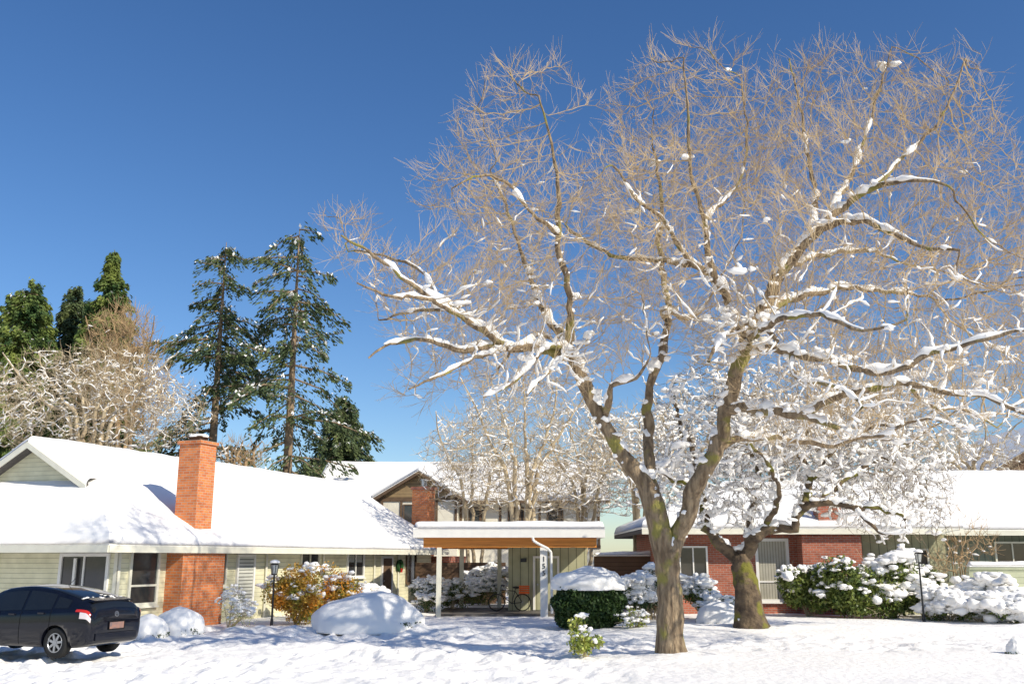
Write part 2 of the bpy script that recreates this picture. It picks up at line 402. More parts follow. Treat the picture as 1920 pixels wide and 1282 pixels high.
    # snow
    if snow:
        sch=[]
        for ids in chains:
            p=pos[ids];r=rad[ids];t=np.gradient(p,axis=0);t/=np.linalg.norm(t,axis=1,keepdims=True)+1e-9
            hz=np.sqrt(np.maximum(0,1-t[:,2]**2))
            ok=[hz[i]>.36 and snow(p[i],r[i]) for i in range(len(ids))]
            i=0
            while i<len(ids):
                if ok[i]:
                    j=i
                    while j+1<len(ids) and ok[j+1]: j+=1
                    if j>i:
                        q,rr=catmull(p[i:j+1],r[i:j+1],.13)
                        m=len(q)
                        rs=np.minimum(snow_r[0]+rr*snow_r[1],maxsnow)*rng.uniform(.55,1.35,m)
                        if m>4: rs=rs*(.8+.4*np.sin(np.arange(m)*rng.uniform(.5,1.1)+rng.uniform(0,6)))
                        rs=np.maximum(rs,.01)
                        q=q+np.stack([rng.normal(0,.012,m),rng.normal(0,.012,m),rr*.75+rs*.25+rng.normal(0,.006,m)],1)
                        rs[0]*=.5;rs[-1]*=.5
                        t0=(q[0]-q[1]);t0/=np.linalg.norm(t0)+1e-9;t1=(q[-1]-q[-2]);t1/=np.linalg.norm(t1)+1e-9
                        q=np.vstack([q[:1]+t0[None]*rs[0]*.7,q,q[-1:]+t1[None]*rs[-1]*.7]);rs=np.concatenate([[.004],rs,[.004]])
                        sch.append((q,rs))
                    i=j+1
                else: i+=1
        V,Fc=tubes_ragged(sch,6);Fc=Fc.tolist()
        PP=[];PR=[]
        if pockets:
            for i in range(nsk):
                if spec[i]>.07 and rng.random()<pockets:
                    s_=1 if rng.random()<.4 else -1
                    PP.append(pos[i]+np.array([s_*rad[i]*.75,-rad[i]*.45,rng.uniform(-.1,.1)]));PR.append(rng.uniform(.05,.11))
                if len(ch[i])>1 and rad[i]>.06: PP.append(pos[i]+np.array([0,-.02,rad[i]*.9]));PR.append(min(.16,rad[i]*.8))
        if flecks:
            c=np.where((rad>.008)&(rad<.06))[0]
            pf=np.array([flecks(pos[i]) for i in c]) if callable(flecks) else np.full(len(c),flecks)
            c=c[rng.random(len(c))<pf]
            for i in c:
                R0=rng.uniform(*fleck_r)*(1 if rng.random()<.3 else .6)
                for _ in range(3): PP.append(pos[i]+np.array([rng.normal(0,R0*.7),rng.normal(0,R0*.7),rad[i]+R0*.15+rng.normal(0,R0*.2)]));PR.append(R0*rng.uniform(.4,.85))
        if PP:
            v2,f2=clumps(np.array(PP),np.array(PR),2,.35,(1.2,1,.7));f2=(f2+len(V)).tolist();V=np.vstack([V,v2]);Fc=Fc+f2
        if len(V): mesh('snow_cover',V,Fc,'snow',T,smooth=True,uv=False)
    print(name,N,len(A))
    return T
def inpoly(x,y,poly):
    c=False;n=len(poly)
    for i in range(n):
        x1,y1=poly[i];x2,y2=poly[i-1]
        if (y1>y)!=(y2>y) and x<(x2-x1)*(y-y1)/(y2-y1)+x1: c=not c
    return c
def edged(x,y,poly):
    d=1e9;n=len(poly)
    for i in range(n):
        ax,ay=poly[i-1];bx,by=poly[i];dx,dy=bx-ax,by-ay;t=max(0,min(1,((x-ax)*dx+(y-ay)*dy)/(dx*dx+dy*dy)))
        d=min(d,math.hypot(x-ax-dx*t,y-ay-dy*t))
    return d
def crownpts(poly,D,n,maxd,clump=.35,cs=.5):
    xs=[p[0] for p in poly];ys=[p[1] for p in poly];out=[]
    ppm=F/D
    while len(out)<n:
        x=random.uniform(min(xs),max(xs));y=random.uniform(min(ys),max(ys))
        if not inpoly(x,y,poly): continue
        hd=min(maxd,edged(x,y,poly)/ppm*1.3+.25)
        p=W(x,y,D+random.uniform(-hd,hd))
        if noise.noise(Vector(p)*cs)<-clump+random.uniform(-.15,.15): continue
        out.append(p)
    return np.array(out)
# ---- main tree
D0=22.0
def S(pl): 
    return ([W(x,y,D0+d) for x,y,d,r in pl],[r*.86 for *_,r in pl])
skel=[S(p) for p in [
 [(1260,1240,0,.50),(1257,1215,0,.38),(1256,1150,0,.33),(1254,1080,0,.31),(1242,1010,0,.31),(1226,950,0,.28),(1205,900,0,.225),(1165,850,0,.20),(1125,780,0,.185),(1090,705,.1,.165),(1065,650,.2,.15)],
 [(1226,950,0,.2),(1218,870,.4,.15),(1215,800,.7,.14),(1222,720,1,.125),(1245,650,1.2,.115),(1250,570,1.4,.10),(1237,470,1.6,.08),(1240,380,1.8,.06),(1225,280,2,.04)],
 [(1250,1050,0,.24),(1278,990,-.1,.23),(1300,930,-.3,.215),(1340,845,-.5,.205),(1370,750,-.8,.19),(1392,660,-1,.18),(1430,580,-1,.17),(1470,500,-1,.15),(1530,435,-1.2,.12),(1600,375,-1.5,.09),(1680,340,-2,.06),(1780,345,-2.5,.03)],
 [(1065,650,.2,.14),(1072,590,0,.10),(1060,520,-.3,.09),(1045,440,-.5,.075),(1045,360,-.8,.06),(1035,270,-1,.04),(1010,180,-1.2,.025)],
 [(1065,650,.2,.13),(1025,590,.6,.09),(1000,540,1,.08),(980,480,1.3,.06),(955,400,1.6,.045),(920,320,2,.03)],
 [(1075,670,.2,.14),(1010,652,-.5,.12),(940,645,-1,.105),(890,605,-1.4,.085),(830,570,-1.8,.07),(770,530,-2.2,.055),(700,480,-2.6,.04),(640,440,-3,.02)],
 [(940,645,-1,.10),(870,655,-1.2,.07),(800,640,-1.6,.055),(740,640,-1.8,.04),(690,670,-2,.02)],
 [(900,612,-1.4,.07),(850,580,-.6,.055),(780,585,0,.045),(710,600,.4,.02)],
 [(860,590,-1.6,.06),(800,560,-3,.05),(730,555,-3.6,.035),(670,530,-4,.02)],
 [(830,570,-1.8,.05),(780,500,-1.6,.04),(720,480,-1.4,.03),(650,470,-1,.018)],
 [(960,648,-.9,.06),(890,670,-1.8,.045),(830,700,-2.4,.035),(770,730,-2.8,.02)],
 [(1045,440,-.5,.07),(1000,400,-1.5,.045),(950,345,-2,.04),(900,330,-2.6,.03),(850,350,-3,.018)],
 [(1392,640,-1,.14),(1365,565,0,.105),(1310,500,.6,.09),(1230,488,1.2,.075),(1150,478,1.6,.06),(1085,445,2,.045),(1060,420,2.3,.03)],
 [(1370,575,0,.12),(1330,490,-.4,.085),(1322,410,-.8,.07),(1295,320,-1,.055),(1290,210,-1.3,.035),(1280,110,-1.5,.02)],
 [(1300,500,.6,.07),(1240,410,-.6,.05),(1190,370,-1.5,.04),(1150,310,-2,.03)],
 [(1322,410,-.8,.06),(1380,350,0,.04),(1400,260,.6,.03),(1390,150,1,.02)],
 [(1395,650,-1,.14),(1450,655,-2,.10),(1510,668,-2.6,.09),(1570,680,-3,.085),(1650,700,-3.3,.07),(1730,670,-3.6,.06),(1820,640,-4,.045),(1930,620,-4.4,.03),(2040,640,-4.6,.02)],
 [(1365,765,-.8,.14),(1430,768,-1.6,.115),(1500,775,-2.2,.10),(1580,740,-2.7,.085),(1680,722,-3,.07),(1760,732,-3.2,.06),(1850,745,-3.6,.045),(1930,780,-4,.03)],
 [(1345,838,-.5,.12),(1400,822,-.2,.09),(1470,825,0,.08),(1560,835,.3,.06),(1620,820,.5,.045),(1700,830,.8,.03)],
 [(1500,775,-2.2,.08),(1560,800,-2.6,.06),(1640,820,-3,.045),(1720,790,-3.4,.03),(1800,800,-3.6,.02)],
 [(1430,585,-1,.12),(1500,555,0,.09),(1580,540,.8,.07),(1660,545,1.4,.05),(1760,560,2,.03)],
 [(1530,435,-1.2,.11),(1600,412,-2,.08),(1680,440,-2.6,.06),(1740,465,-3,.045),(1800,468,-3.4,.03)],
 [(1520,440,-1.2,.10),(1530,370,-.2,.07),(1515,290,.4,.05),(1500,200,1,.035),(1480,110,1.4,.02)],
 [(1540,430,-1.2,.10),(1590,340,-.6,.06),(1620,260,0,.045),(1650,170,.4,.03),(1670,90,.6,.02)],
 [(1620,365,-1.6,.07),(1700,290,-1.2,.045),(1770,210,-1,.03),(1810,110,-.8,.02)],
 [(1470,500,-1,.09),(1540,480,1,.06),(1620,470,2.2,.045),(1720,500,3,.03),(1830,520,3.6,.02)],
 [(1400,640,-1,.10),(1460,600,-3,.07),(1540,590,-4,.05),(1620,620,-4.6,.035),(1700,600,-5,.02)],
 [(1250,580,1.4,.07),(1290,600,2.2,.05),(1330,560,3,.035),(1360,500,3.6,.02)],
 [(1135,790,0,.10),(1150,720,-.6,.07),(1190,710,-1,.045),(1215,680,-1.4,.03)],
 [(1060,660,.2,.08),(1030,650,-.8,.06),(1000,680,-1.4,.05),(960,715,-1.8,.04),(905,745,-2,.03)],
 [(1060,655,.2,.07),(1055,670,-1,.05),(1020,705,-1.6,.04),(985,740,-2,.03)],
 [(1050,650,.1,.06),(1010,630,.8,.05),(960,660,1.2,.04),(930,700,1.4,.03)],
 [(1400,630,-1,.08),(1380,615,-2,.06),(1350,640,-2.5,.05),(1330,680,-2.8,.04)],
 [(1410,620,-1,.08),(1430,615,-2,.06),(1460,640,-2.6,.05)],
 [(1480,660,-2.4,.07),(1500,710,-2.8,.05),(1560,720,-3.4,.04),(1620,760,-4,.03)],
 [(1700,715,-3,.05),(1740,760,-2.4,.04),(1800,770,-2,.03),(1870,800,-1.6,.02)],
]]
cp=[(590,400),(650,385),(730,410),(765,330),(830,290),(855,210),(900,140),(960,110),(1050,105),(1110,185),(1170,170),(1205,85),(1290,60),(1370,75),(1410,135),(1480,105),(1560,80),(1640,105),(1750,75),(1855,95),(1880,200),(1920,300),(2040,420),(2120,600),(2080,780),(1900,800),(1750,790),(1600,830),(1520,800),(1440,730),(1300,690),(1150,700),(1080,740),(950,760),(860,740),(760,760),(700,700),(680,600),(640,500)]
attr=crownpts(cp,D0,10500,4.2,clump=.12,cs=.45)
tang=[]
for (x,y,d,r,n) in((1025,685,-1,.95,420),(960,720,-1.6,.6,180),(1395,630,-2,.75,280),(1350,660,-2.3,.5,120),(1600,740,-3,1.3,360),(1760,750,-3,1.3,360),(1500,790,-1.5,1.,220)):
    c=W(x,y,D0+d);tang.append(c+rng.normal(0,r*.45,(n,3))*np.array([1.2,1,.7]))
attr=np.vstack([attr]+tang)
tcs=[(W(1020,680,21),1.15),(W(960,720,20.4),.7),(W(1395,635,20),1.0),(W(1600,745,19),1.7),(W(1770,750,19),1.7),(W(1500,790,20.5),1.4),(W(1640,700,18.6),1.2)]
def dens(p): 
    return max(math.exp(-((p-c)**2).sum()/(r*r)) for c,r in tcs)
def msnow(p,r):
    v=Vector(p)
    if r>.03: return noise.noise(v*1.5)>(-.62+max(0,p[2]-7.8)*.095)
    return noise.noise(v*1.7+Vector((9,0,0)))>(-.03+max(0,p[2]-7.)*.12-.6*dens(p))
build_tree('deciduous_tree','huge bare spreading tree, snow on mossy limbs and tan twigs','tree',skel,attr,step=.25,infl=2.6,kill=.31,iters=80,tip=.006,
   twig_n=4,twig_len=.62,twig_up=.34,tspread=.38,sub=1,jit=.17,snow=msnow,snow_r=(.018,1.1),mats=('barklimb','twig'),tube_r=.0043,exp=2.2,rcap=.05,sides=14,pockets=.35,
   flecks=lambda p:(.025 if p[2]<8.5 else .008)+.55*dens(p),fleck_r=(.05,.15),maxsnow=.125,wig=.04)
# ---- gnarled snowy tree
D1=30.
def S1(pl): return ([W(x,y,D1+d) for x,y,d,r in pl],[r*.86 for *_,r in pl])
sk=[S1(p) for p in [
 [(1408,1176,0,.62),(1404,1140,0,.48),(1398,1090,0,.42),(1386,1045,0,.36)],
 [(1386,1045,0,.26),(1350,1015,0,.20),(1322,970,.2,.17),(1312,910,.4,.14),(1300,850,.6,.11),(1275,790,.9,.08),(1260,720,1,.05)],
 [(1390,1050,0,.28),(1412,1010,-.3,.20),(1450,995,-.6,.18),(1485,985,-.8,.15),(1500,955,-1,.14),(1550,940,-1.2,.12),(1600,955,-1.4,.10),(1650,950,-1.6,.08),(1700,975,-1.8,.05)],
 [(1500,955,-1,.13),(1520,900,-.4,.11),(1500,840,0,.09),(1530,780,.4,.07),(1570,720,.8,.05)],
 [(1400,1030,0,.18),(1410,960,1,.14),(1420,880,1.5,.11),(1400,800,2,.09),(1420,720,2.4,.06)],
 [(1540,930,-1,.1),(1600,890,-.6,.08),(1650,860,0,.06),(1700,870,.4,.05)],
 [(1312,910,.4,.1),(1260,900,-.4,.06),(1220,870,-1,.04)],
 [(1430,1000,-.3,.12),(1460,930,-1.6,.09),(1440,870,-2.4,.06),(1400,830,-3,.04)],
 [(1600,955,-1.4,.07),(1660,1000,-2,.05),(1710,990,-2.2,.03)],
 [(1500,840,0,.08),(1450,790,-.6,.06),(1400,770,-1,.04)],
 [(1520,900,-.4,.09),(1580,830,-1,.07),(1640,800,-1.4,.05),(1690,800,-1.8,.03)],
]]
cp1=[(1180,930),(1215,780),(1260,700),(1340,660),(1450,670),(1560,690),(1660,730),(1750,800),(1800,900),(1770,1020),(1660,1025),(1600,995),(1500,965),(1440,980),(1330,980),(1240,985)]
build_tree('blossom_tree','gnarled mossy tree buried in thick clumped snow','tree',sk,crownpts(cp1,D1,6800,3.2,clump=.12,cs=.8),step=.22,infl=2.5,kill=.25,
   twig_n=2,twig_len=.35,twig_up=.1,snow=lambda p,r:noise.noise(Vector(p)*1.4)>-.4,snow_r=(.05,.6),mats=('mossbark','twigd'),tube_r=.008,iters=50,sides=14,pockets=.3,
   flecks=lambda p:.08+.5*max(0,noise.noise(Vector(p)*.9)),fleck_r=(.08,.24),jit=.4,wig=.06)
# ---- generic multi-stem snowy trees
def simple_tree(name,label,px,D,topy,halfw,stems=3,n=700,snowthr=-.2,mats=('twigw','twigw'),r0=.13,lowy=960,snow_r=(.028,.5),twn=3,tw_len=.6,group=None,maxd=3,kill=.36,tr=.009,up=.5,shape=.5,fl=.06,fr=(.04,.1),rcap=.05):
    base=W(px,1100,D);base[2]=0
    sk=[];ty=topy
    for k in range(stems):
        f=(k-(stems-1)/2)/max(1,(stems-1)/2) if stems>1 else 0
        pts=[base+np.array([f*.2,0,-.1])]
        for q,s in((.2,.15),(.45,.35),(.7,.55),(.9,.7)):
            w=W(px+f*halfw*s+random.uniform(-8,8),lowy+(ty-lowy)*q,D+random.uniform(-1,1)*q);pts.append(w)
        sk.append((pts,[r0,r0*.8,r0*.55,r0*.35,r0*.2]) if k else (pts,[r0*1.1,r0*.8,r0*.55,r0*.35,r0*.2]))
    poly=[(px-halfw*.6,lowy),(px-halfw,lowy+(ty-lowy)*.35),(px-halfw*.85,lowy+(ty-lowy)*.65),(px-halfw*shape,lowy+(ty-lowy)*.88),(px,ty),(px+halfw*shape,lowy+(ty-lowy)*.9),(px+halfw*.85,lowy+(ty-lowy)*.6),(px+halfw,lowy+(ty-lowy)*.3),(px+halfw*.6,lowy)]
    return build_tree(name,label,'tree',sk,crownpts(poly,D,n,maxd,clump=.2,cs=.5),step=.33,infl=4,kill=kill,twig_n=twn,twig_len=tw_len,twig_up=up,jit=.3,
        snow=lambda p,r:noise.noise(Vector(p)*1.1)>snowthr,snow_r=snow_r,mats=mats,tube_r=tr,iters=50,tip=.009,group=group,flecks=fl,rcap=rcap,exp=2.5,fleck_r=fr)
G='snow laden bare trees behind the houses'
simple_tree('birch_tree','slender pale multi stemmed tree dusted with snow',985,45,680,175,stems=5,n=3000,snowthr=-.1,group=G,snow_r=(.02,.5),kill=.33,tr=.008)
simple_tree('birch_tree','slender pale multi stemmed tree dusted with snow',890,50,750,115,stems=3,n=1700,snowthr=-.1,group=G,r0=.1,snow_r=(.022,.5),kill=.33,tr=.008)
simple_tree('birch_tree','slender pale multi stemmed tree dusted with snow',1095,50,730,130,stems=4,n=2500,snowthr=-.2,group=G,r0=.1,snow_r=(.026,.5),fl=.15,kill=.33,lowy=980)
simple_tree('maple_tree','wide bare snowy tree behind green house',165,48,640,235,stems=6,n=4200,snowthr=-.15,lowy=850,snow_r=(.016,.5),group=G,up=.25,twn=4,tw_len=.5,tr=.008,rcap=.03,kill=.3,fl=.18,fr=(.04,.11))
simple_tree('orange_twig_tree','upright bare tree with orange brown twigs',230,54,565,95,stems=4,n=1300,snowthr=.4,lowy=840,mats=('twigo','twigo'),group=G,up=1,twn=6,tw_len=.9,kill=.36,fl=0,tr=.011)
simple_tree('maple_tree','bare tree thick with snow behind brick house',1200,47,760,130,stems=3,n=2000,snowthr=-.3,snow_r=(.045,.5),group=G,fl=.25,fr=(.07,.18))
simple_tree('maple_tree','bare tree thick with snow behind brick house',1310,55,680,150,stems=4,n=2200,snowthr=-.2,snow_r=(.04,.5),group=G,fl=.2,fr=(.06,.16),lowy=930)
simple_tree('maple_tree','bare tree thick with snow behind brick house',1650,49,700,190,stems=4,n=3000,snowthr=-.25,snow_r=(.05,.5),group=G,fl=.25,lowy=930,fr=(.07,.18))
simple_tree('maple_tree','bare tree thick with snow behind brick house',1820,52,770,130,stems=4,n=1600,snowthr=0,snow_r=(.04,.5),group=G,lowy=930,fl=.12)
simple_tree('maple_tree','bare tree thick with snow behind brick house',1470,52,720,150,stems=3,n=2200,snowthr=-.25,snow_r=(.05,.5),group=G,fl=.25,lowy=930,fr=(.07,.18))
simple_tree('orange_twig_tree','small reddish twiggy bare tree beyond the roof',450,52,820,60,stems=3,n=500,snowthr=.3,lowy=900,mats=('twigo','twigo'),group=G,up=.9,twn=5)
# ---- conifers
def fir(label,px,D,topy,R,dense=1.,h0=.18,snow=.3,mat='fir',group='tall evergreen conifers behind the houses',name='fir_tree',card=.34,prof=.75,gap=.25,irr=.5,whorl=.034,droop=(.1,.5),sag=.38,lcut=-.22):
    top_=W(px,topy,D);Hh=top_[2];bx=top_[0]
    T=top(name,label,'tree',(bx,D,0),group=group)
    g=Geo();g.cyl((bx,D,-.2),(bx,D,Hh*.5),.012*Hh+.1,.008*Hh+.05,n=9,cap=False);g.cyl((bx,D,Hh*.5),(bx,D,Hh*.99),.008*Hh+.05,.02,n=8,cap=False)
    C=[];A=[];SC=[];br=[]
    h=Hh*h0
    ga=random.uniform(0,6)
    while h<Hh*.985:
        fr=(h-Hh*h0)/(Hh*(1-h0));L0=R*((1-fr)**prof)*(.6+.4*min(1,fr*5+.3))+.15
        nb=max(4,int(6*min(1.6,dense)))
        for b in range(nb):
            az=ga+b*2*math.pi/nb+random.uniform(-.5,.5)
            lo=noise.noise(Vector((h*.33,math.cos(az)*1.2+px,math.sin(az)*1.2)))
            if random.random()<gap or (irr>.4 and lo<lcut and fr<.93): continue
            L=L0*(1+lo*irr*1.1)*random.uniform(1-irr*.8,1.12)
            d=np.array([math.cos(az),math.sin(az),0]);lat=np.array([-d[1],d[0],0])
            hh=h+random.uniform(-.5,.5);rise=random.uniform(-.25,.35);dr=random.uniform(*droop)
            n=int(46*dense*(.3+L**1.1))
            s=rng.uniform(.0,1,n)**.7*.95+.08
            cl=np.sin(s*L*rng.uniform(2.5,4)+rng.uniform(0,6))*.35+.75   # clumps along the bough
            wd=(.28*L*(1.05-s)+.16)*cl
            p=np.array([bx,D,hh])+d*(s*L)[:,None]+lat*(rng.uniform(-1,1,n)*wd)[:,None]
            zc=rise*s*L-dr*L*s*s*.8
            p[:,2]+=zc-rng.uniform(-.1,sag,n)*cl*1.2+rng.normal(0,.1,n)
            C.append(p);A.append(d*.6+lat*rng.uniform(-1,1,n)[:,None]*.9+np.array([0,0,-.55]))
            m=rng.random(n)<snow*.42*(1 if random.random()<.5 else .1)
            q=p[m].copy();q[:,2]=hh+zc[m]+.09;SC.append(q)
            br.append((np.array([[bx,D,hh]+d*0,np.array([bx,D,hh+rise*.5*L-dr*.2*L])+d*L*.5,np.array([bx,D,hh+rise*L-dr*.8*L])+d*L]),np.array([.05,.03,.01])+.004*L))
        h+=max(.26,whorl*Hh*(1-.5*fr))*random.uniform(.6,1.4); ga+=.7
    V,Fc=tubes_ragged(br,4);g.add(V,Fc.tolist())
    g.mk('trunk','firbark',T,uv=False)
    C=np.vstack(C);A=np.vstack(A);n=len(C)
    V,Fc=cards(C,rng.uniform(.6,1.4,n)*card,rng.uniform(.22,.45,n)*card,A,flat=.35);mesh('crown',V,Fc,mat,T,uv=False)
    SC=np.vstack(SC)
    if len(SC) and snow>0:
        V,Fc=cards(SC,rng.uniform(.5,1.2,len(SC))*card,rng.uniform(.3,.7,len(SC))*card,None,flat=.93);mesh('snow_cover',V,Fc,'snow',T,uv=False)
    print('fir',n)
fir('tall douglas fir with bare lower trunk and snowy boughs',425,62,448,5.3,dense=.95,h0=.22,snow=.24,gap=.2,prof=.5,irr=.55,card=.34,whorl=.034,droop=(.15,.65),sag=.6,lcut=-.2)
fir('tall sparse fir with gaps and snowy drooping boughs',562,60,422,5.6,dense=.9,h0=.08,snow=.3,gap=.26,prof=.38,irr=.6,card=.34,whorl=.037,droop=(.15,.7),sag=.6,lcut=-.15)
fir('small dark fir standing beyond the timbered house',648,76,748,5.2,dense=1.4,h0=.05,snow=.08,gap=.05,prof=.6,sag=.6)
fir('dense dark green conifer column',60,60,528,4.9,dense=1.9,h0=.03,snow=.03,mat='cedar',gap=.02,prof=.6,card=.32,name='cedar_tree',irr=.3)
fir('dense dark green conifer column',-25,62,550,4.6,dense=1.7,h0=.03,snow=.03,mat='cedar',gap=.02,prof=.6,card=.32,name='cedar_tree',irr=.3)
fir('slim dark conifer between two taller ones',145,64,538,4.0,dense=1.7,h0=.05,snow=.03,mat='fir',gap=.05,prof=.65,card=.34,name='cedar_tree',irr=.3)
fir('pointed bright green conifer',214,60,478,4.8,dense=1.9,h0=.03,snow=.02,mat='cedar',gap=.02,prof=.8,card=.32,name='cedar_tree',irr=.2)
# ------------------------------------------------------------- ground
def sstep(a,b,x):
    t=max(0,min(1,(x-a)/(b-a)));return t*t*(3-2*t)
def gz(x,y):
    if y>75 or abs(x)>60: return 0.
    z=.06*noise.fractal(Vector((x*.25,y*.25,0)),1,2,3)
    pm_=sstep(-.3,.15,noise.noise(Vector((x*.22,y*.3,7.))))
    ml=sstep(14,16,y)*(1-sstep(29,33,y))*(1-sstep(-1,4.5,x))*(.4+.6*pm_)
    mr=sstep(22.8,23.8,y)*(1-sstep(27,29,y))*sstep(-1,3,x)
    w=Vector((x*1.9,y*1.3,2.));t=noise.turbulence(w,4,False)
    z+=ml*.16*(t-.5)+mr*.09*(t-.5)
    z+=.010*noise.noise(Vector((x*4.5,y*4.5,1)))+.006*noise.noise(Vector((x*10,y*10,1)))
    z+=ml*.05*max(0,noise.noise(Vector((x*4.2,y*3.2,4))))
    c=noise.voronoi(Vector((x*2.1,y*1.6,0)),distance_metric='DISTANCE')[0][0]
    z-=(ml*.16+mr*.06+.006)*max(0,1-c/.26)
    z+=.28*math.exp(-((y-30.2-.8*noise.noise(Vector((x*.3,0,0))))/.8)**2)*(1-sstep(-3,0,x))*(.6+.5*noise.noise(Vector((x*1.2,y,5))))
    z+=.16*math.exp(-((y-30.5)/1.2)**2)*sstep(3,5,x)*(.7+.6*noise.noise(Vector((x*.9,y,5))))
    z+=.12*math.exp(-(((x-3.65)**2+(y-22)**2)/.7))
    for yy in(24.6,26.3): z-=.07*math.exp(-((y-yy-.3*math.sin(x*.12))/.18)**2)*sstep(-6,-2,x)
    for yy in(19.2,20.4): z-=.05*math.exp(-((y-yy-.06*x)/.2)**2)*(1-sstep(0,5,x))
    f=(sstep(-3.6,-3,x)*(1-sstep(2.8,3.4,x))*sstep(36.2,37.4,y)*(1-sstep(43,44,y)))
    return z*(1-f)-.04*f
def coords(a,b,st,far):
    m=np.arange(a,b+1e-6,st);l=[];x=a;s=st
    while x>-far: s*=1.35;x-=s;l.append(x)
    r=[];x=b;s=st
    while x<far: s*=1.35;x+=s;r.append(x)
    return np.array(l[::-1]+list(m)+r)
xs=coords(-15,14,.085,600);ys=coords(14,46,.09,900)
ys=ys[ys>-60]
V=np.array([(x,y,gz(x,y)) for y in ys for x in xs]);nx=len(xs);ny=len(ys)
i=np.arange(ny-1)[:,None]*nx;j=np.arange(nx-1)[None];Fc=np.stack([i+j,i+j+1,i+j+nx+1,i+j+nx],-1).reshape(-1,4)
mesh('ground',V,Fc,'snowg',smooth=True,uv=False,kind='structure')
mesh('pavement',*(lambda g:(g.V,g.F))(Geo().box(-2.9,2.7,37.6,42.9,-.1,.03)),'slab',kind='structure')
# ------------------------------------------------------------- windows, doors
def window(f,px0,py0,px1,py1,parent,glass='glass',frame='white',mull=1,rail=0,fw=.07,out=.0):
    L0,z1=f.hit(px0,py0);L1,z0=f.hit(px1,py1);return window2(f,L0,L1,z0,z1,parent,glass,frame,mull,rail,fw,out)
def window2(f,L0,L1,z0,z1,parent,glass='glass',frame='white',mull=1,rail=0,fw=.07,out=0.):
    w=Geo().fbox(f,L0,L1,out,out+.02,z0,z1).mk('window',glass,parent)
    g=Geo();a,b=out+.001,out+.07
    g.fbox(f,L0-fw,L0,a,b,z0-fw,z1+fw);g.fbox(f,L1,L1+fw,a,b,z0-fw,z1+fw)
    g.fbox(f,L0,L1,a,b,z1,z1+fw);g.fbox(f,L0,L1,a,b,z0-fw,z0)
    for k in range(1,mull): 
        x=L0+(L1-L0)*k/mull;g.fbox(f,x-.025,x+.025,out+.021,b-.01,z0,z1)
    if rail: 
        zz=z0+(z1-z0)*rail;g.fbox(f,L0,L1,out+.021,b-.012,zz-.03,zz+.03)
    fr=g.mk('frame',frame,w,local=True)
    Geo().fbox(f,L0-.1,L1+.1,b+.001,b+.06,z0-fw-.05,z0-fw).mk('sill',frame,w,local=True)
    return w
def door(f,L0,L1,z0,z1,parent,mat='white',out=0.):
    d=Geo().fbox(f,L0,L1,out+.002,out+.06,z0,z1).mk('door',mat,parent)
    g=Geo();g.fbox(f,L0-.09,L0,out+.001,out+.09,z0,z1+.09);g.fbox(f,L1,L1+.09,out+.001,out+.09,z0,z1+.09);g.fbox(f,L0,L1,out+.001,out+.09,z1,z1+.09)
    g.mk('frame','white',d,local=True)
    g=Geo();p=f.p(L0+.1,out+.061,z0+1.);q=f.p(L0+.1,out+.12,z0+1.);g.cyl(p,q,.03);g.mk('handle','metal',d,local=True)
    return d
# ------------------------------------------------------------- green ranch house
C=np.array([-11.6,29.]);a=np.array([.342,.94]);HW=10.8;LL=22.
f=Fr(C,a);fe=Fr(C-f.n*HW,f.n)
T=top('ranch_house','low pale green ranch house with snowy gabled roof','house',(*C,0))
def q(L,qq,z): return f.p(L,-qq,z)
LR=22.6
mesh('wall',*(lambda g:(g.V,g.F))(Geo().fbox(f,0,LL,-HW,0,-.3,2.52)),'siding',T)
# gable + roof
g=Geo();g.add([q(1.8,2.75,4.35),q(1.8,8.05,4.35),q(1.8,5.4,5.88)],[(0,1,2)]);g.mk('gable','siding',T)
g=Geo();g.add([q(LL,-.1,2.5),q(LL,10.9,2.5),q(LL,5.4,5.8)],[(0,2,1)]);g.mk('gable','siding',T)
E1=q(-1.2,-.7,2.45);E2=q(LR,-.7,2.45);R2=q(LR,5.4,5.9);R1=q(1.35,5.4,5.9);G1=q(1.8,2.75,4.4);G2=q(1.8,8.05,4.4);E3=q(-1.2,11.5,2.45);E4=q(LR,11.5,2.45);G1f=q(1.35,2.75,4.4);G2f=q(1.35,8.05,4.4)
g=Geo();g.prism([E1,E2,R2,R1,G1f,G1],.16);g.prism([E1,G1,G2,E3],.16);g.prism([E4,E3,G2,G2f,R1,R2],.16);roof=g.mk('roof','shingle',T)
parts=[slab(q(1.8,-.7,2.45),E2,R2,q(1.8,5.4,5.9),(1,1,0,0),.24,seed=1),
 slab(E1,q(1.8,-.7,2.45),q(1.8,2.75,4.4),q(1.8,2.75,4.4),(1,0,0,0),.24,seed=1),
 slab(q(1.35,2.75,4.4),q(1.8,2.75,4.4),q(1.8,5.4,5.9),q(1.35,5.4,5.9),(0,0,0,1),.24,seed=1,step=.2),
 slab(E3,E1,G1,G2,(1,0,0,0),.24,seed=1),
 slab(E4,E3,G2,q(LR,5.4,5.9),(1,0,0,1),.24,seed=1),
 slab(q(1.35,8.05,4.4),q(1.35,5.4,5.9),q(1.8,5.4,5.9),q(1.8,8.05,4.4),(1,0,0,0),.24,seed=1,step=.2)]
V,Fc=joinl(parts);mesh('roof_snow',V,Fc,'snow',T,smooth=True,uv=False)
g=Geo();g.fbox(f,-1.2,LR,.7,.74,2.26,2.46);g.fbox(fe,-.7,HW+.7,1.2,1.24,2.26,2.46);g.mk('gutter','cream',T)
g=Geo();# gable rake boards
for (p1,p2) in((G1f,R1),(R1,G2f)):
    p1=np.array(p1);p2=np.array(p2);dz=np.array([0,0,-.2]);o_=-np.array([a[0],a[1],0])*.04
    g.hexa([p1+dz,p2+dz,p2+dz+o_,p1+dz+o_,p1,p2,p2+o_,p1+o_])
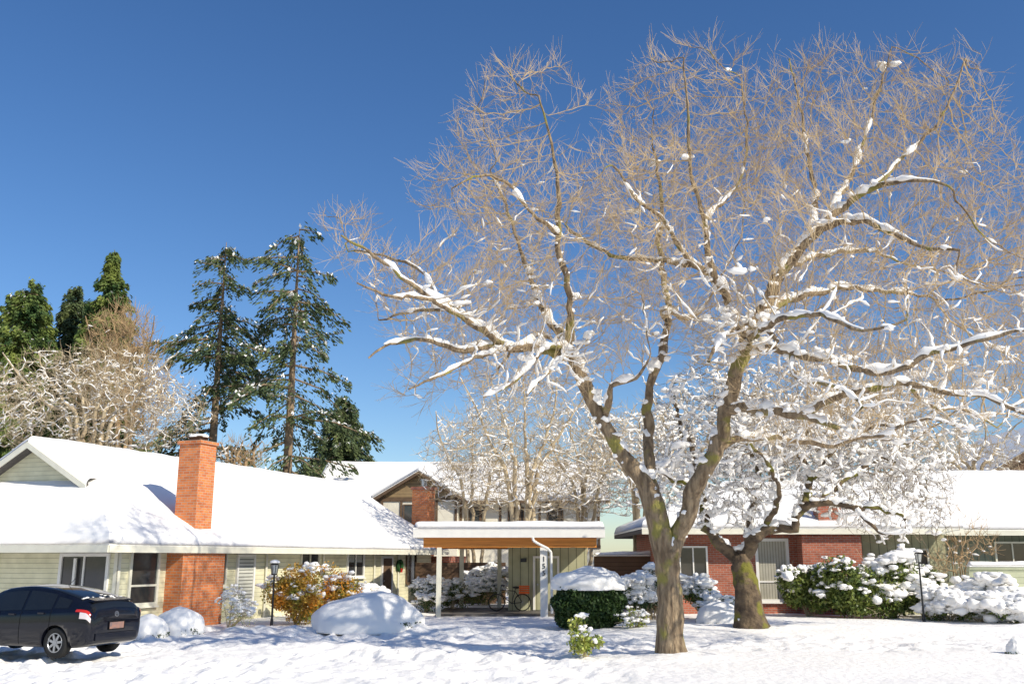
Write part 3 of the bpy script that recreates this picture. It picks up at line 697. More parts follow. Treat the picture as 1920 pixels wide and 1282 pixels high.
g.mk('rake_board','cream',T)
g=Geo();g.fbox(f,-.03,.1,.001,.03,-.1,2.3);g.fbox(fe,HW-.12,HW+.03,.002,.03,-.1,2.3);g.mk('corner_board','cream',T)
# chimney
g=Geo();g.fbox(f,2.12,4.25,.003,.62,-.3,2.3);g.mk('chimney_base','brick',T)
ch=Geo().fbox(f,3.3,4.15,-.78,.06,2.3,5.85).mk('chimney','brick',T)
g=Geo();g.fbox(f,3.24,4.21,-.84,.12,5.85,5.96);g.mk('chimney_cap','brick',ch,local=True)
g=Geo();g.fbox(f,3.5,3.95,-.58,-.14,5.96,6.1);g.fbox(f,3.42,4.03,-.66,-.06,6.1,6.13);g.mk('flue','brown',ch,local=True)
V,Fc=mound(np.array(f.p(3.72,-.37,6.1)),(.36,.34,.14),3,3,.2,zmin=0);mesh('snow_cap',V,Fc,'snow',ch,smooth=True,local=True)
ch=Geo().fbox(f,22.75,23.65,-1.5,-.6,-.2,5.6).mk('chimney','brick',T)
Geo().fbox(f,22.68,23.72,-1.57,-.53,5.6,5.75).mk('chimney_cap','brickd',ch,local=True)
g=Geo();g.cyl(f.p(23.2,-1.05,5.75),f.p(23.2,-1.05,6.1),.16);g.cyl(f.p(23.2,-1.05,6.1),f.p(23.2,-1.05,6.16),.24);g.mk('flue','metal',ch,local=True)
Geo().fbox(f,22.2,24.4,-1.0,.9,-.2,2.2).mk('brick_wall','brickd',T)
window(f,248,1032,288,1128,T,rail=.33,frame='cream',fw=.1)
window(f,408,1036,419,1095,T,frame='cream')
L0,_=f.hit(446,1040);L1,_=f.hit(474,1040);door(f,L0,L1,.1,2.15,T,'lattice')
window(f,565,1036,595,1062,T,mull=2,frame='cream')
window(f,652,1038,679,1078,T,mull=2,frame='white',fw=.09)
L0,_=f.hit(716,1045);L1,_=f.hit(733,1045);door(f,L0,L1,.1,2.1,T,'brown')
window(f,762,1040,777,1090,T,frame='brown')
g=Geo()
for px in(497,604,700,745):
    L,_=f.hit(px,1060);g.cyl(f.p(L,.06,0),f.p(L,.06,2.28),.045,n=8)
g.mk('downspout','cream',T)
L,z=f.hit(750,1060,.1);g=Geo();g.ring(f.p(L,.1,z),(*f.n,0),.22,.08);wr=g.mk('holiday_wreath','wreath');wr['label']='round green holiday wreath hung on pale wall';wr['category']='wreath'
Geo().fbox(f,L-.07,L+.07,.15,.2,z-.3,z-.12).mk('ribbon','ribbon',wr,local=True)
# end wall : patio door
L0,_=fe.hit(120,1040);L1,_=fe.hit(203,1040)
window2(fe,L0,L1,.15,2.15,T,frame='white',mull=2,fw=.1)
window(fe,-60,1040,-10,1095,T,frame='cream')
L,_=fe.hit(160,1040);g=Geo();g.fbox(fe,L-.3,L-.22,.08,.13,.2,2.1);g.mk('door_track','white',T)
L,z=f.hit(507,1085);Geo().fbox(f,L-.2,L+.2,.003,.16,.8,1.3).mk('meter_box','cream',T)
# ------------------------------------------------------------- carport
T=top('carport','open carport with flat snowy roof and orange beams','carport',(0,40,0))
y0,y1=36.8,43.8;x0,x1=-3.72,3.5
g=Geo();g.box(x0+.1,x1-.1,y0+.1,y1-.1,2.86,3.1);g.mk('roof','panel',T)
g=Geo();g.box(x0,x1,y0,y0+.1,2.86,3.16);g.box(x0,x1,y1-.1,y1,2.86,3.16);g.box(x0,x0+.1,y0+.1,y1-.1,2.86,3.16);g.box(x1-.1,x1,y0+.1,y1-.1,2.86,3.16);g.mk('fascia','white',T)
V,Fc=slab((x0,y0,3.16),(x1,y0,3.16),(x1,y1,3.16),(x0,y1,3.16),(1,1,1,1),.32,seed=4);mesh('roof_snow',V,Fc,'snow',T,smooth=True,uv=False)
g=Geo();g.box(-3.35,3.2,37.1,37.28,2.5,2.858);g.box(-3.35,-.2,43.0,43.18,2.5,2.858)
for x in(-3.2,-1.6,0,1.6,3.0): g.box(x-.05,x+.05,37.281,42.99,2.6,2.857)
g.mk('beam','orangewood',T)
for x,y in((-2.75,37.19),(-2.2,43.1),(-.55,43.1)):
    Geo().box(x-.09,x+.09,y-.085,y+.085,-.1,2.5).mk('post','cream',T)
p=Geo().box(1.06,1.34,37.1,37.28,-.1,2.5).mk('post','white',T)
g=Geo()
pts=[(.78,36.78,2.85),(.80,36.76,2.74),(1.0,36.8,2.62),(1.34,36.98,2.46),(1.47,37.03,2.32),(1.49,37.05,.1)]
for p1,p2 in zip(pts,pts[1:]): g.cyl(p1,p2,.05,n=8)
g.mk('downspout','white',T)
tc=bpy.data.curves.new('digits','FONT');tc.body='1\n5\n5';tc.size=.27;tc.extrude=.008;tc.align_x='CENTER';tc.space_line=.95
to=bpy.data.objects.new('digits',tc);col.objects.link(to);bpy.context.view_layer.update()
me=bpy.data.meshes.new_from_object(to.evaluated_get(bpy.context.evaluated_depsgraph_get()));bpy.data.objects.remove(to)
me.materials.clear();me.materials.append(M['black'])
me.transform(Matrix.Translation((1.2,37.085,1.98))@Matrix.Rotation(math.pi/2,4,'X'))
o=bpy.data.objects.new('house_number',me);col.objects.link(o);o.parent=T;o.matrix_parent_inverse=Matrix.Translation((0,-40,0))
g=Geo();g.box(-.15,3.1,40.6,43.6,-.1,2.59);g.mk('storage_shed','batten',T)
fs=Fr((-.15,40.6),(1,0))
door(fs,1.1,2.0,.05,2.1,T,'batten')
Geo().box(.35,.6,40.45,40.6,1.95,2.1).mk('wall_lamp','black',T)
# ------------------------------------------------------------- bicycle
def bicycle():
    B=top('bicycle','dark bicycle with orange rear crate leaning by shed','bicycle',(-.1,40.0,.03))
    k=lambda x,y,z:(x-.1-.0,40+y,z+.03)
    for cx in(-.52,.52):
        w=Geo().ring(k(cx,0,.34),(0,1,0),.32,.022,n=28,m=6).mk('wheel','rubber',B)
        g=Geo()
        for i in range(12):
            an=i*math.pi/6;g.cyl(k(cx,0,.34),k(cx+.31*math.cos(an),0,.34+.31*math.sin(an)),.004,n=4,cap=False)
        g.cyl(k(cx,-.04,.34),k(cx,.04,.34),.03);g.mk('spokes','metal',w,local=True)
    g=Geo()
    R=(.52,.34);Fw=(-.52,.34);BB=(.08,.3);ST_=(.22,.78);HD=(-.36,.82);HB=(-.4,.72)
    for p1,p2 in((R,BB),(R,ST_),(BB,ST_),(ST_,HD),(BB,HB),(HD,Fw)): g.cyl(k(p1[0],0,p1[1]),k(p2[0],0,p2[1]),.017,n=6)
    g.cyl(k(.22,0,.78),k(.25,0,.9),.014);g.cyl(k(.12,-.06,.32),k(.3,-.06,.56),.01)
    g.mk('frame','black',B)
    g=Geo();g.cyl(k(-.36,0,.82),k(-.33,0,1.0),.015);g.cyl(k(-.33,-.28,1.0),k(-.33,.28,1.0),.014);g.cyl(k(-.33,-.28,1.0),k(-.2,-.3,.98),.02);g.cyl(k(-.33,.28,1.0),k(-.2,.3,.98),.02);g.mk('handlebar','black',B)
    V,Fc=mound(np.array(k(.26,0,.92)),(.14,.09,.05),1,3,.1);mesh('saddle',V,Fc,'black',B,smooth=True)
    g=Geo()
    for z in(.74,.82,.9,.97): g.box(.1+.18,.1+.6,39.82,39.84,z,z+.05);g.box(.28,.7,40.16,40.18,z,z+.05);g.box(.28,.3,39.84,40.16,z,z+.05);g.box(.68,.7,39.84,40.16,z,z+.05)
    g.box(.28,.7,39.82,40.18,.71,.735);g.mk('crate','orange',B)
bicycle()
# ------------------------------------------------------------- two storey house
T=top('two_storey_house','brown and cream timbered two storey house with snowy roof','house',(-3,65,0))
X0,X1=-12.0,5.6;Y0=62.
g=Geo().box(X0,X1,Y0,72,-.2,5.75);g.mk('wall','panel',T)
g=Geo().box(-8.2,-3.4,60.6,61.99,-.2,5.75);g.mk('bay_wall','panel',T)
g=Geo()
g.add([(-8.2,60.6,5.75),(-3.4,60.6,5.75),(-5.8,60.6,7.25)],[(0,1,2)]);g.mk('gable','brownlap',T)
g=Geo()
x=X0
while x<X1:
    if not(-8.3<x<-3.3): g.box(x-.08,x+.08,Y0-.05,Y0-.001,2.9,5.7)
    x+=1.25
for x in(-8.1,-6.9,-5.8,-4.7,-3.5): g.box(x-.08,x+.08,60.55,60.599,2.9,5.55)
g.box(X0,-8.3,Y0-.07,Y0-.002,2.7,2.899);g.box(-3.3,X1,Y0-.07,Y0-.002,2.7,2.899);g.box(-8.3,-3.3,60.53,60.598,5.551,5.8)
g.mk('timber_trim','brown',T)
ft=Fr((0,60.6),(1,0));fh=Fr((0,62),(1,0))
for l in(-6.7,): window2(ft,l,l+.75,3.4,5.3,T,frame='brown',mull=1)
for l in(-2.7,-.2,2.3): window2(fh,l,l+.9,3.6,5.2,T,frame='brown')
Rz=8.35
g=Geo();g.prism([(X0-.9,61.2,5.65),(X1+.6,61.2,5.65),(X1+.6,67,Rz),(X0-.9,67,Rz)],.18);g.prism([(X0-.9,67,Rz),(X1+.6,67,Rz),(X1+.6,72.8,5.65),(X0-.9,72.8,5.65)],.18)
ap=(-5.8,60.0,7.4);bp=(-5.8,64.7,7.4);el=(-8.8,60.,5.6);er=(-2.8,60.,5.6);elb=(-8.8,61.3,5.6);erb=(-2.8,61.3,5.6)
g.prism([el,ap,bp,elb],.2);g.prism([ap,er,erb,bp],.2);g.mk('roof','brown',T)
V,Fc=joinl([slab((X0-.9,61.2,5.65),(X1+.6,61.2,5.65),(X1+.6,67,Rz),(X0-.9,67,Rz),(1,1,0,1),.3,seed=7,step=.6),
 slab((X1+.6,72.8,5.65),(X0-.9,72.8,5.65),(X0-.9,67,Rz),(X1+.6,67,Rz),(1,1,0,1),.3,seed=7,step=.6),
 slab(el,ap,bp,elb,(1,0,0,1),.28,seed=7,step=.5),slab(ap,er,erb,bp,(1,1,0,0),.28,seed=7,step=.5)]);mesh('roof_snow',V,Fc,'snow',T,smooth=True,uv=False)
g=Geo();g.add([(X1,62,5.7),(X1,72,5.7),(X1,67,8.1)],[(0,1,2)]);g.add([(X0,62,5.7),(X0,72,5.7),(X0,67,8.1)],[(0,2,1)]);g.mk('gable','brownlap',T)
# ------------------------------------------------------------- brick house
T=top('brick_house','low brick house with snow covered roof and green boards','house',(10,40,0))
fb=Fr((0,38.6),(1,0))
g=Geo().box(5.9,13.55,38.6,46.5,-.2,3.2);g.mk('brick_wall','brickd',T)
g=Geo().box(13.551,17.2,38.9,46.5,-.2,3.2);g.mk('board_wall','batten',T)
g=Geo().box(17.201,30,40.6,47,-.2,3.2);g.mk('wing_wall','battengrey',T)
a0=(5.,37.7,3.2);b0=(17.4,37.7,3.2);b1=(17.4,42.8,5.1);a1=(9.4,42.8,5.1);a2=(5.,47.9,3.2);b2=(17.4,47.9,3.2)
g=Geo();g.prism([a0,b0,b1,a1],.18);g.prism([a1,b1,b2,a2],.18);g.prism([a2,a0,a1],.18)
g.prism([(17.401,39.8,3.2),(31,39.8,3.2),(31,44.6,5.75),(17.401,44.6,5.75)],.18);g.prism([(17.401,44.6,5.75),(31,44.6,5.75),(31,49.4,3.2),(17.401,49.4,3.2)],.18);g.mk('roof','shingle',T)
V,Fc=joinl([slab(a0,b0,b1,a1,(1,0,0,0),.3,seed=9,step=.5),slab(b2,a2,a1,b1,(1,0,0,0),.3,seed=9,step=.5),slab(a2,a0,a1,a1,(1,0,0,0),.3,seed=9,step=.5),
 slab((17.38,39.75,3.2),(31,39.75,3.2),(31,44.6,5.75),(17.38,44.6,5.75),(1,1,0,1),.3,seed=9,step=.5),slab((31,49.4,3.2),(17.4,49.4,3.2),(17.4,44.6,5.75),(31,44.6,5.75),(1,1,0,1),.3,seed=9,step=.5)])
mesh('roof_snow',V,Fc,'snow',T,smooth=True,uv=False)
g=Geo();g.box(5.,17.4,37.62,37.69,3.0,3.2);g.box(17.42,31,39.72,39.79,3.0,3.2);g.mk('gutter','cream',T)
g=Geo();g.add([(17.3,38.6,3.2),(17.3,47,3.2),(17.3,42.8,5.0)],[(0,1,2)]);g.mk('gable','batten',T)
Geo().box(11.2,13.5,37.9,38.599,-.2,2.97).mk('chimney_base','brickd',T)
ch=Geo().box(11.9,12.8,37.85,38.5,2.98,4.3).mk('chimney','brickd',T)
g=Geo().box(11.82,12.88,37.77,38.58,4.3,4.45).mk('chimney_cap','brickd',ch,local=True)
V,Fc=mound(np.array((12.35,38.2,4.45)),(.5,.4,.22),3,3,.2,zmin=0);mesh('snow_cap',V,Fc,'snow',ch,smooth=True,local=True)
window2(fb,9.65,10.75,.55,2.75,T,glass='curtain',frame='white',mull=1,rail=.3,fw=.11)
window2(fb,6.6,7.6,1.2,2.5,T,frame='white',mull=2)
fb2=Fr((0,38.9),(1,0));window2(fb2,15.4,16.4,1.3,2.4,T,frame='cream')
fb3=Fr((0,40.6),(1,0));window2(fb3,20,22.,1.6,2.7,T,frame='cream',mull=3)
# fences
g=Geo();g.box(16.9,28,36.5,36.58,.2,1.7);g.box(16.9,28,36.44,36.62,1.7,1.8)
T2=g.mk('plank_fence','fence',label='pale green horizontal plank fence topped with snow',cat='fence')
V,Fc=slab((16.9,36.4,1.8),(28,36.4,1.8),(28,36.66,1.8),(16.9,36.66,1.8),(1,1,1,1),.2,seed=3,step=.25,rnd=.12);mesh('snow_cap',V,Fc,'snow',T2,smooth=True,local=True,uv=False)
T2=Geo().box(3.5,8,42,42.1,0,2.2).mk('wood_fence','brownfence',label='dark brown plank fence beside carport',cat='fence')
V,Fc=slab((3.5,41.9,2.2),(8,41.9,2.2),(8,42.2,2.2),(3.5,42.2,2.2),(1,1,1,1),.18,seed=3,step=.25,rnd=.12);mesh('snow_cap',V,Fc,'snow',T2,smooth=True,local=True,uv=False)
T2=Geo().box(-4.6,-.3,47,47.1,0,1.9).mk('wood_fence','brownfence',label='dark brown plank fence behind carport',cat='fence')
# far brown house (gable to the street)
T=top('brown_house','dark brown gabled house with snowy roof edge behind trees','house',(33,58,0))
Geo().box(27.2,39.8,56,68,-.2,6.6).mk('wall','brownfence',T)
g=Geo();g.add([(27.2,56,6.6),(39.8,56,6.6),(33.5,56,10.1)],[(0,1,2)]);g.mk('gable','brownfence',T)
pl_=(26.1,55.2,6.2);pa=(33.5,55.2,10.35);pr_=(40.9,55.2,6.2);plb=(26.1,68.5,6.2);pab=(33.5,68.5,10.35);prb=(40.9,68.5,6.2)
g=Geo();g.prism([pl_,pa,pab,plb],.4);g.prism([pa,pr_,prb,pab],.4);g.mk('roof','brown',T)
V,Fc=joinl([slab(pl_,pa,pab,plb,(1,0,1,1),.1,step=.7),slab(pa,pr_,prb,pab,(1,1,1,0),.1,step=.7)]);mesh('roof_snow',V,Fc,'snow',T,smooth=True,uv=False)
fk=Fr((0,56),(1,0));window2(fk,29.5,31,4.8,6.2,T,frame='cream',mull=2)
# ------------------------------------------------------------- shrubs
def shrub(label,px,D,w,h,n=1500,leaf='rhodo',ls=.13,snow=.5,cl=.16,name='shrub',depth=None,twigs=True,group='snow covered garden shrubs',leafmin=0.,X=None,zc=0):
    x=W(px,1100,D)[0] if X is None else X;d=depth or w*.45
    T=top(name,label,'shrub',(x,D,0),group=group)
    nl=max(6,int(w*8));lob=[];
    for _ in range(nl):
        th=random.uniform(0,6.28);rr=math.sqrt(random.random())*.78
        lob.append((x+math.cos(th)*rr*w/2,D+math.sin(th)*rr*d,h*random.uniform(.25,.8)*(1-.4*rr)+zc,random.uniform(.17,.32)*min(w,h)))
    g=Geo()
    for l in lob:
        g.cyl((x+random.uniform(-.1,.1),D,-.05),l[:3],.02,.008,n=4,cap=False)
        for _ in range(4):
            e=np.array(l[:3])+rng.normal(0,.6,3)*l[3];g.cyl(l[:3],e,.008,.004,n=3,cap=False)
    g.mk('branches','twigw',T,uv=False)
    P=[]
    for l in lob:
        k=max(1,n//nl);dd=rng.normal(size=(k,3));dd/=np.linalg.norm(dd,axis=1,keepdims=True)
        P.append(np.array(l[:3])+dd*l[3]*rng.uniform(.55,1.15,k)[:,None]*np.array([1,1,.9]))
    P=np.vstack(P);P[:,2]=np.abs(P[:,2])
    if leaf: V,Fc=cards(P,rng.uniform(.7,1.3,len(P))*ls,rng.uniform(.35,.6,len(P))*ls);mesh('leaves',V,Fc,leaf,T,uv=False)
    S_=[];SR=[]
    for l in lob:
        k=int(24*snow*(l[3]/.4)**2)+1;dd=rng.normal(size=(k,3));dd[:,2]=np.abs(dd[:,2])+.35;dd/=np.linalg.norm(dd,axis=1,keepdims=True)
        c0=np.array(l[:3])+dd*l[3]*rng.uniform(.85,1.08,k)[:,None]
        r0=rng.uniform(.3,1.2,k)**1.3*cl
        for _ in range(4): # ragged heaps of small pieces
            S_.append(c0+rng.normal(0,.7,(k,3))*r0[:,None]*np.array([1,1,.35]));SR.append(r0*rng.uniform(.35,.85,k))
    S_=np.vstack(S_);SR=np.concatenate(SR);V,Fc=clumps(S_,SR,2,.35,(1.15,1.15,.6));mesh('snow_cover',V,Fc,'snow',T,smooth=True,uv=False)
    return T
shrub('round shrub with amber and green leaves capped by snow',560,32.3,1.8,2.1,8500,'amber',.11,.06,.16)
shrub('round shrub with amber and green leaves capped by snow',620,34.5,2.2,2.1,8500,'amber',.11,.08,.18)
shrub('frosted bare shrub by brick chimney',432,30.3,1.4,1.3,500,'dryleaf',.05,1,.06)
shrub('broadleaf evergreen shrub loaded with snow clumps',1515,36.6,1.8,2.5,7500,'rhodo',.16,.22,.17)
shrub('broadleaf evergreen shrub loaded with snow clumps',1590,35.8,2.0,2.5,8500,'rhodo',.16,.16,.16)
shrub('broadleaf evergreen shrub under big snow clumps',1672,36.2,2.0,2.6,7500,'rhodo',.16,.36,.26)
shrub('broadleaf evergreen shrub under big snow clumps',1728,37,1.5,2.1,5500,'rhodo',.16,.3,.2)
shrub('low shrub heaped with rounded snow',1190,33.5,1.4,1.9,2500,'hedge',.09,1.1,.18)
shrub('low shrub heaped with rounded snow',1222,35,1.6,2.2,2500,'hedge',.09,1.1,.18)
shrub('low shrub heaped with rounded snow',1312,35.5,1.3,2.1,3200,'rhodo',.12,.8,.18)
shrub('low shrub heaped with rounded snow',1345,34.,1.1,1.4,1600,'rhodo',.12,.9,.18)
shrub('entry shrub with snow on leaves',800,40,1.5,1.5,2200,'hedge',.09,.6,.14)
shrub('entry shrub with snow on leaves',850,42,1.4,1.3,2200,'rhodo',.1,.6,.13)
shrub('entry shrub with snow on leaves',910,45.5,2,2.2,2800,'rhodo',.1,.6,.15)
shrub('entry shrub with snow on leaves',690,36.5,1.8,1.3,2000,'hedge',.09,1,.19)
shrub('entry shrub with snow on leaves',1128,34.5,.9,1.,800,'dryleaf',.08,.6,.11)
shrub('low shrubs heaped with snow beside fence',1775,34.5,1.8,1.2,1900,'rhodo',.12,1.3,.24)
shrub('low shrubs heaped with snow beside fence',1835,33.8,2.0,1.0,1900,'rhodo',.12,1.3,.25)
shrub('low shrubs heaped with snow beside fence',1895,33,1.9,.9,1900,'rhodo',.12,1.3,.25)
shrub('low shrubs heaped with snow beside fence',1850,35.5,2.6,1.4,2300,'rhodo',.12,1.3,.24)
shrub('small yellow green shrub poking through snow',1094,21.9,.85,1.15,900,'dryleaf',.10,.28,.09)
shrub('low shrub twigs at foot of hedge',1185,30.2,1.1,.7,500,'dryleaf',.08,.7,.1)
simple_tree('bare_shrub','rusty twiggy bare shrub before the board wall',1800,37.5,960,70,stems=5,n=220,snowthr=.3,lowy=1080,mats=('twigo','twigo'),group='snow covered garden shrubs',twn=4,tw_len=.5,r0=.03,maxd=1.2,kill=.25)
def snowmound(label,px,D,r,seed,name='snowy_bush',amp=.10):
    x=W(px,1100,D)[0];T=top(name,label,'shrub',(x,D,0),group='shrubs buried under snow')
    V,Fc=mound(np.array((x,D,.1)),r,seed,5,amp,1.0);mesh('snow_cover',V,Fc,'snow',T,smooth=True,uv=False)
    n=int(500*r[0]);th=rng.uniform(0,6.28,n);P=np.stack([x+np.cos(th)*r[0]*.97,D+np.sin(th)*r[1]*.97,rng.uniform(0,.25*r[2],n)],1)
    V,Fc=cards(P,.09,.04);mesh('leaves',V,Fc,'hedge',T,uv=False)
snowmound('wide shrub completely buried under smooth snow',695,30.2,(1.68,1.3,1.0),1)
snowmound('small rounded bush buried under snow',338,28.6,(.75,.6,.62),2)
snowmound('small rounded bush buried under snow',285,27.4,(.55,.5,.5),3)
snowmound('small rounded bush buried under snow',1345,33,(.75,.6,.6),4)
snowmound('small snow heap on lawn',1893,22.4,(.24,.2,.26),5,amp=.25)
snowmound('small rounded bush buried under snow',640,33.2,(.7,.6,.7),6)
# hedge
def hedge():
    x=W(1103,1100,31)[0];T=top('hedge','clipped dark green hedge with thick snow cap','hedge',(x,31,0))
    n=16000;u=rng.normal(size=(n,3));p_=2.5;u/=(np.abs(u)**p_).sum(1,keepdims=True)**(1/p_)
    P=np.array([x,31,.66])+u*np.array([1.06,.9,.74])*(rng.uniform(.86,1.07,n)*(1+.06*np.sin(u[:,0]*6+u[:,2]*8)))[:,None];P[:,2]=np.clip(P[:,2],.02,1.4)
    V,Fc=cards(P,rng.uniform(.07,.14,n),.065);mesh('leaves',V,Fc,'hedge',T,uv=False)
    B,Fi=ico(4);Bq=B/(np.abs(B)**p_).sum(1,keepdims=True)**(1/p_);mesh('branches',np.array([x,31,.66])+Bq*np.array([.9,.76,.64]),Fi,'hedge',T,smooth=True,uv=False)
    V,Fc=mound(np.array((x+.02,31,1.28)),(1.14,1.0,.52),8,5,.16,1.6,zmin=-.14);mesh('snow_cap',V,Fc,'snow',T,smooth=True,uv=False)
hedge()
# ------------------------------------------------------------- lamp posts
def lamp(px,D,h,label):
    x=W(px,1100,D)[0];T=top('lamp_post',label,'lamp post',(x,D,0),group='black garden lamp posts')
    g=Geo();g.cyl((x,D,-.1),(x,D,h-.42),.035,.028);g.cyl((x,D,-.1),(x,D,.25),.06,.045);g.cyl((x-.14,D,h-.6),(x+.14,D,h-.6),.012);g.mk('pole','black',T)
    g=Geo();g.cyl((x,D,h-.42),(x,D,h-.38),.09,.1,n=6);g.cyl((x,D,h-.1),(x,D,h),.15,.02,n=6)
    for i in range(6):
        an=i*math.pi/3;g.cyl((x+.09*math.cos(an),D+.09*math.sin(an),h-.38),(x+.13*math.cos(an),D+.13*math.sin(an),h-.1),.009,n=4)
    g.mk('lantern','black',T);g=Geo();g.cyl((x,D,h-.375),(x,D,h-.105),.08,.12,n=6);g.mk('lamp_shade','lampglass',T)
    V,Fc=mound(np.array((x,D,h-.05)),(.16,.16,.11),2,3,.1,zmin=0);mesh('snow_cap',V,Fc,'snow',T,smooth=True,uv=False)
lamp(513,31.2,2.0,'slim black lamp post beside green house');lamp(1727,34.2,2.35,'black lamp post beside snowy shrubs')
# ------------------------------------------------------------- car
def car():
    T=top('parked_car','dark navy hatchback parked in snowy driveway','car',(-8.72,22.0,.02),rot=math.atan2(.34,-.94))
    st=np.array([[0,.36,.76,.84,.72,.62],[.03,.31,.90,.98,.79,.64],[.10,.27,.98,1.11,.83,.64],[.3,.22,1.0,1.20,.86,.62],[.7,.2,.985,1.32,.87,.60],[1.3,.2,.96,1.44,.87,.58],[1.9,.2,.935,1.49,.87,.565],[2.5,.2,.915,1.45,.87,.565],
       [3.0,.2,.90,1.27,.87,.59],[3.5,.2,.88,1.0,.865,.64],[3.9,.2,.80,.89,.85,.62],[4.25,.25,.66,.76,.76,.5],[4.42,.36,.52,.58,.55,.4]])
    def par(x): return [float(cub(x,k)) for k in range(1,6)]
    def cub(x,k):
        X=st[:,0];i=int(np.clip(np.searchsorted(X,x)-1,0,len(X)-2));t=(x-X[i])/(X[i+1]-X[i]);h=X[i+1]-X[i]
        def m(j):
            if j==0 or j==len(X)-1: return (st[min(j+1,len(X)-1),k]-st[max(j-1,0),k])/(X[min(j+1,len(X)-1)]-X[max(j-1,0)])
            d0=(st[j,k]-st[j-1,k])/(X[j]-X[j-1]);d1=(st[j+1,k]-st[j,k])/(X[j+1]-X[j])
            return 0 if d0*d1<=0 else 2*d0*d1/(d0+d1)
        y0,y1=st[i,k],st[i+1,k];m0,m1=m(i)*h,m(i+1)*h
        return (2*t**3-3*t*t+1)*y0+(t**3-2*t*t+t)*m0+(-2*t**3+3*t*t)*y1+(t**3-t*t)*m1
    def ringp(x):
        zb,be,tp,w,wt=par(x)
        return np.array([(0,zb),(w*.85,zb),(w*.97,zb+.12),(w,zb+(be-zb)*.55),(w*.985,be-.06),(w*.945,be),(wt*1.07,tp-.075),(wt*.85,tp-.012),(0,tp+.02)])
    def Sf(x,t):
        R=ringp(x);i=int(min(7,math.floor(t)));f_=t-i;p1,p2=R[i],R[i+1]
        p0=R[i-1] if i>0 else R[1]*np.array([-1,1]);p3=R[i+2] if i<7 else R[7]*np.array([-1,1])
        m0=(p2-p0)*.3;m1=(p3-p1)*.3
        p=(2*f_**3-3*f_**2+1)*p1+(f_**3-2*f_*f_+f_)*m0+(-2*f_**3+3*f_*f_)*p2+(f_**3-f_*f_)*m1
        return np.array([x,p[0],p[1]])
    xs_=np.unique(np.concatenate([np.linspace(0,.12,7),np.linspace(.12,4.25,44),np.linspace(4.25,4.42,6)]));ts=np.linspace(0,8,33)
    V=[];nr=2*(len(ts)-1)
    for x in xs_:
        r=[Sf(x,t) for t in ts];V+=r+[p*np.array([1,-1,1]) for p in r[-2:0:-1]]
    Fc=[]
    for i_ in range(len(xs_)-1):
        for j_ in range(nr): Fc.append((i_*nr+j_,i_*nr+(j_+1)%nr,(i_+1)*nr+(j_+1)%nr,(i_+1)*nr+j_))
    Fc+=[tuple(range(nr))[::-1],tuple(range((len(xs_)-1)*nr,len(xs_)*nr))]
    body=mesh('body',V,Fc,'carpaint',T,smooth=True,uv=False,local=True)
    bm=bmesh.new();bm.from_mesh(body.data);bmesh.ops.recalc_face_normals(bm,faces=bm.faces);bm.to_mesh(body.data);bm.free()
    cut=Geo()
    for cx in(.86,3.56):
        cut.cyl((cx,-1.2,.31),(cx,-.6,.31),.37,n=32);cut.cyl((cx,.6,.31),(cx,1.2,.31),.37,n=32)
    cu=mesh('cut',cut.V,cut.F,'seam',T,local=True)
    bm=bmesh.new();bm.from_mesh(cu.data);bmesh.ops.recalc_face_normals(bm,faces=bm.faces);bm.to_mesh(cu.data);bm.free()
    md=body.modifiers.new('b','BOOLEAN');md.object=cu;md.operation='DIFFERENCE';md.solver='EXACT'
    bpy.context.view_layer.update()
    nm=bpy.data.meshes.new_from_object(body.evaluated_get(bpy.context.evaluated_depsgraph_get()));body.modifiers.clear()
    if len(nm.polygons)>500: body.data=nm
    bpy.data.objects.remove(cu)
    def patch(x0,x1,t0,t1,mat,name,side=1,off=.006,nx=8,nt=6,skew=0):
        P=[]
        for i_ in range(nx+1):
            for j_ in range(nt+1):
                u=i_/nx;v=j_/nt;t=t0+(t1-t0)*v;x=x0+(x1-x0)*u+skew*v
                x=min(4.4,max(.001,x));e=1e-3
                p=Sf(x,t);du=Sf(x+e,t)-p;dv=Sf(x,min(8,t+e))-Sf(x,min(8,t+e)-e);n=np.cross(du,dv);n/=np.linalg.norm(n)+1e-12
                if n[1]*p[1]+n[2]*(p[2]-.6)<0: n=-n
                p=p+n*off;p[1]*=side;P.append(p)
        Fq=[(i_*(nt+1)+j_,(i_+1)*(nt+1)+j_,(i_+1)*(nt+1)+j_+1,i_*(nt+1)+j_+1) for i_ in range(nx) for j_ in range(nt)]
        return P,Fq
    def mp(name,mat,lst,par_=T):
        V,Fq=joinl([patch(*l[0],**l[1]) for l in lst])
        return mesh(name,V,Fq,mat,par_,smooth=True,uv=False,local=True)
    for s in(1,-1):
        for (xa,xb,ta,tb) in((.62,1.0,5.2,5.78),(1.06,1.83,5.12,5.88),(1.90,2.80,5.12,5.86)):
            mp('window','carglass',[((xa,xb,ta,tb,0,0),dict(side=s))])
        mp('door_seam','seam',[((1.03,1.042,1.6,5.05,0,0),dict(side=s,nx=1,nt=12,off=.003)),((1.86,1.872,1.6,5.05,0,0),dict(side=s,nx=1,nt=12,off=.003)),((2.85,2.862,1.6,5.05,0,0),dict(side=s,nx=1,nt=12,off=.003))])
        for hx in(1.2,2.02):
            p=Sf(hx,4.1);Geo().box(hx,hx+.17,(p[1]-.01)*s if s>0 else -p[1]-.03,(p[1]+.03) if s>0 else -p[1]+.01,p[2]-.015,p[2]+.02).mk('door_handle','carpaint',T,local=True)
        mp('tail_light','red',[((.03,.36,4.2,5.05,0,0),dict(side=s,off=.014)) ])
        mp('reverse_light','clear',[((.02,.24,3.55,4.15,0,0),dict(side=s,off=.014))])
        mp('headlight','clear',[((3.85,4.3,4.1,5.4,0,0),dict(side=s,off=.012))])
